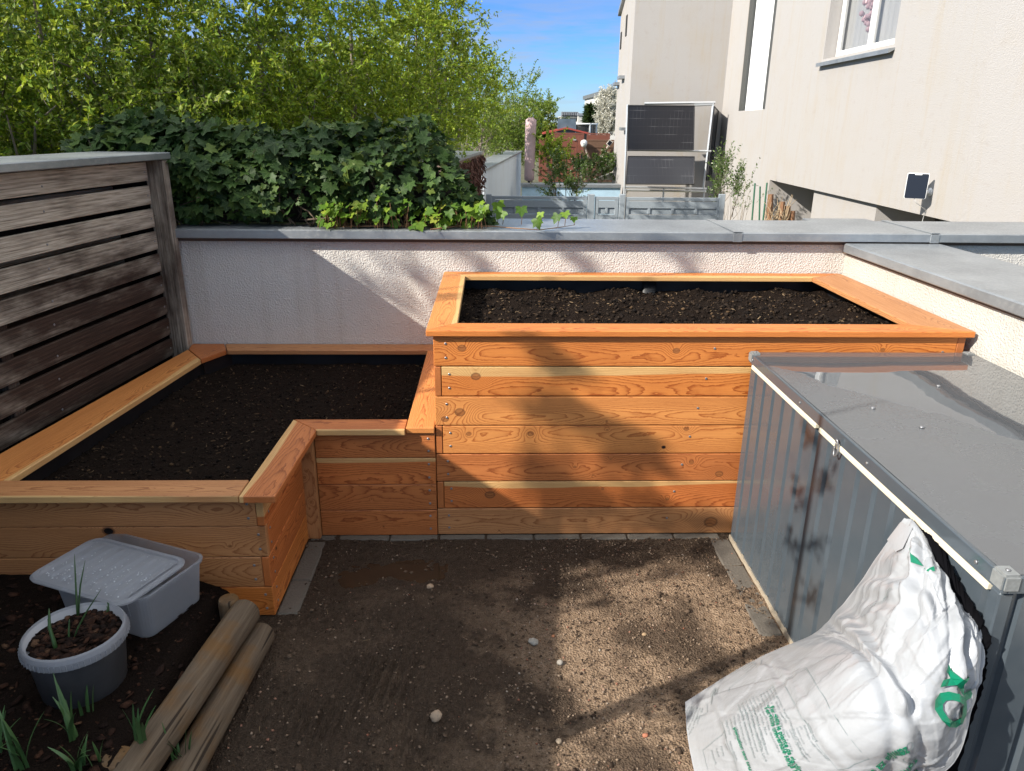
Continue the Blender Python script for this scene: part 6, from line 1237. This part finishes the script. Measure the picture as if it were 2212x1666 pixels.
pw = plain('pale_facade', (.62, .60, .56), .85, 0, 1, .08); T_, a, b = block('far_building', 1297, 1345, 207, 70, -.9, 12, pw, 'white flat roofed building beyond the blossoming tree'); build('roof', MB().box(a[0]-.2, b[0], 69.8, 82.2, a[2]+.002, a[2]+.35), plain('grey_roof', (.12, .13, .135), .7), T_); p = un(1322, 197, 'Y', 72); build('attic', MB().box(p[0], p[0]+6, 72, 78, a[2]+.351, p[2]), pw, T_); build('attic_roof', MB().box(p[0]-.3, p[0]+6, 71.7, 78.3, p[2]+.002, p[2]+.25), bpy.data.materials['grey_roof'], T_)
T_, a, b = block('far_building', 1212, 1248, 252, 330, -.9, 16, pw, 'long pale apartment block far away on the horizon with dormers'); mb = MB(); mb.add([(a[0]-.5, 329, a[2]+.01), (b[0]+.5, 329, a[2]+.01), (b[0]-1, 334, a[2]+1.6), (a[0]+1, 334, a[2]+1.6), (b[0]-1, 345, a[2]+1.6), (a[0]+1, 345, a[2]+1.6)], [(0, 1, 2, 3), (3, 2, 4, 5)]); build('roof', mb, plain('slate', (.20, .22, .25), .7), T_)
mb = MB(); mw = MB()
for i in range(9):
    x = a[0]+(i+.5)*(b[0]-a[0])/9; mb.box(x-.25, x+.25, 328.4, 331, a[2]+.5, a[2]+1.9)
    mw.box(x-.35, x+.35, 329.9, 329.99, a[2]-1.9, a[2]-.7)
build('dormer', mb, plain('dormer_dark', (.16, .17, .19), .7), T_); build('window', mw, M['dark'], T_)
T_, a, b = block('far_building', 1249, 1263, 250, 326, -.9, 16, plain('pale_gable', (.5, .49, .46), .85), 'gabled pale wing at the right end of the distant block'); build('roof', MB().box(a[0]-.3, b[0]+.3, 325.5, 342, a[2]+.01, a[2]+.9), bpy.data.materials['slate'], T_); p = un(1250, 243, 'Y', 328); build('chimney', MB().box(p[0]-.5, p[0]+.5, 330, 331, a[2], p[2]), pw, T_)
nfar = 5000; P = np.stack([rg.uniform(-60, 90, nfar), rg.uniform(110, 150, nfar), -.9+rg.random(nfar)**1.2*2.6], 1); V, F = leaves(P, rg.normal(size=(nfar, 3)), rg.normal(size=(nfar, 3)), rg.uniform(.5, 1.3, nfar), rg.uniform(.4, .9, nfar)); tag(npmesh('far_scrub', V, F, con, base=(0, 130, -.9)), 'low dark scrub along the horizon', 'scrub', None, 'stuff')

# ================================================================== trees outside the frame on the left that throw the dapples
def sh(px, py, ax, v, dist): return un(px, py, ax, v)-SUN*dist
ST = thing('slim_tree', 'slim young sapling in the left garden soil, its trunk shadow crossing the dirt', 'tree', (0, 0, 0))
g0 = np.array([.818, -1.098, 0]); sd = np.array([.9, .435, 0])/math.hypot(.9, .435); tb = g0-sd*2.24; tb[2] = .18; ST.location = tuple(tb)
def tt_(z): return np.array([tb[0], tb[1], 0])+Z_*z
mb = MB(); pts = [tt_(.15)]+[tt_(z)+np.array([.010*math.sin(z*3.1), .012*math.cos(z*2.7), 0]) for z in (.6, 1.0, 1.4, 1.75, 2.05, 2.35, 2.65, 2.95)]; mb.tube(pts, [.036, .035, .034, .032, .029, .025, .020, .014, .006], 9); build('trunk', mb, M['bark'], ST, smooth=True)
r = np.random.default_rng(9); mb = MB(); LP = []
for z, a, l in ((1.30, 5.2, .22), (1.36, 5.0, .17), (1.42, 4.7, .24), (1.50, 5.3, .2), (1.75, 2.0, .16), (1.98, 5.0, .20), (2.10, 1.6, .2), (2.22, 4.6, .18), (2.35, 2.2, .16), (2.45, 5.1, .14), (2.6, 1.9, .12)):
    p = tt_(z); e = p+np.array([math.cos(a)*l*.8, math.sin(a)*l*.8, l*.55]); m_ = (p+e)/2+np.array([0, 0, -.015]); mb.tube([p, m_, e], [.007, .005, .003], 5)
    for t in np.linspace(.4, 1, 7): LP += [p+(e-p)*t+r.normal(0, .020, 3) for _ in range(3)]
build('branches', mb, M['bark'], ST, smooth=True, fixn=False); LP = np.array(LP); V, F = leaves(LP, r.normal(size=LP.shape), r.normal(size=LP.shape), r.uniform(.03, .06, len(LP)), r.uniform(.02, .035, len(LP))); npmesh('foliage', V, F, M['hedge1'], ST)
BT = thing('garden_tree', 'broad loose garden tree beyond the fence whose crown dapples the planters', 'tree', (-8.2, -4.3, -.9)); tb2 = np.array([-8.2, -4.3, -.9])
cl_ = []  # (pixel, plane, distance, radius, leaves)
for px, py, ax, v, d_, R_x, n in ((1185, 765, 'Y', 0, 5.6, .07, 60), (1215, 785, 'Y', 0, 5.6, .06, 50), (1150, 880, 'Y', 0, 5.6, .05, 35), (1205, 890, 'Y', 0, 5.6, .07, 75), (1260, 905, 'Y', 0, 5.6, .07, 80), (1320, 940, 'Y', 0, 5.6, .07, 85), (1375, 960, 'Y', 0, 5.6, .08, 120), (1405, 995, 'Y', 0, 5.6, .06, 70), (1340, 985, 'Y', 0, 5.6, .06, 60), (1170, 1010, 'Y', 0, 5.6, .05, 45), (1200, 1050, 'Y', 0, 5.6, .08, 110), (1250, 1075, 'Y', 0, 5.6, .07, 75), (1310, 1090, 'Y', 0, 5.6, .08, 80), (1400, 1100, 'Y', 0, 5.6, .09, 80), (1470, 1120, 'Y', 0, 5.6, .09, 80), (1540, 1125, 'Y', 0, 5.6, .07, 50),
    (1220, 1190, 'Z', 0, 6, .11, 110), (1300, 1190, 'Z', 0, 6, .11, 110), (1400, 1180, 'Z', 0, 6, .12, 120), (1330, 1225, 'Z', 0, 6, .07, 50), (1510, 1185, 'Z', 0, 6, .10, 80), (1440, 1240, 'Z', 0, 6, .05, 25), (1300, 1300, 'Z', 0, 6, .04, 16),
    (790, 605, 'Y', 1.38, 6, .07, 30), (850, 640, 'Y', 1.38, 6, .08, 36), (900, 590, 'Y', 1.38, 6, .08, 40), (1260, 570, 'Y', 1.38, 6, .07, 60), (1480, 565, 'Y', 1.38, 6, .07, 55), (1040, 575, 'Y', 1.38, 6, .08, 60), (960, 640, 'Z', 1.04, 6, .07, 50)):
    cl_.append((sh(px, py, ax, v, d_), R_x, n))
# canopy shading the fence, the ivy and the left of the wall
for px, py in ((250, 295), (340, 290), (350, 390), (440, 330), (450, 430), (550, 330), (560, 430), (660, 335), (770, 320), (870, 320)): cl_.append((sh(px, py, 'Y', 1.68, 6.5), .25, 800))
mb = MB(); hub = tb2+np.array([.3, .2, 3.2]); mb.tube([tb2, tb2+Z_*1.6, hub, hub+np.array([.3, .3, 1.2])], [.14, .12, .10, .06], 9); LPs = []; LDs = []
for c, R_x, n in cl_:
    m_ = hub+(c-hub)*.5+r.normal(0, .12, 3)+Z_*.12; mb.tube([hub+r.normal(0, .05, 3), m_, c, c+unit(c-hub)*R_x*.6], [.035, .018, .009, .003], 6, 0, False)
    q = unit(r.normal(size=(n, 3)))*(r.random(n)**.5)[:, None]*R_x; LPs.append(c+q)
    for k in range(6): e = c+unit(r.normal(size=3))*R_x*.8; mb.tube([c, (c+e)/2+r.normal(0, .02, 3), e], [.006, .004, .002], 4, 0, False)
LPs = np.concatenate(LPs); LDs = r.normal(size=LPs.shape); V, F = leaves(LPs, LDs, r.normal(size=LPs.shape), r.uniform(.03, .06, len(LPs)), r.uniform(.018, .032, len(LPs))); npmesh('foliage', V, F, M['hedge1'], BT); build('trunk', mb, M['bark'], BT, smooth=True, fixn=False)
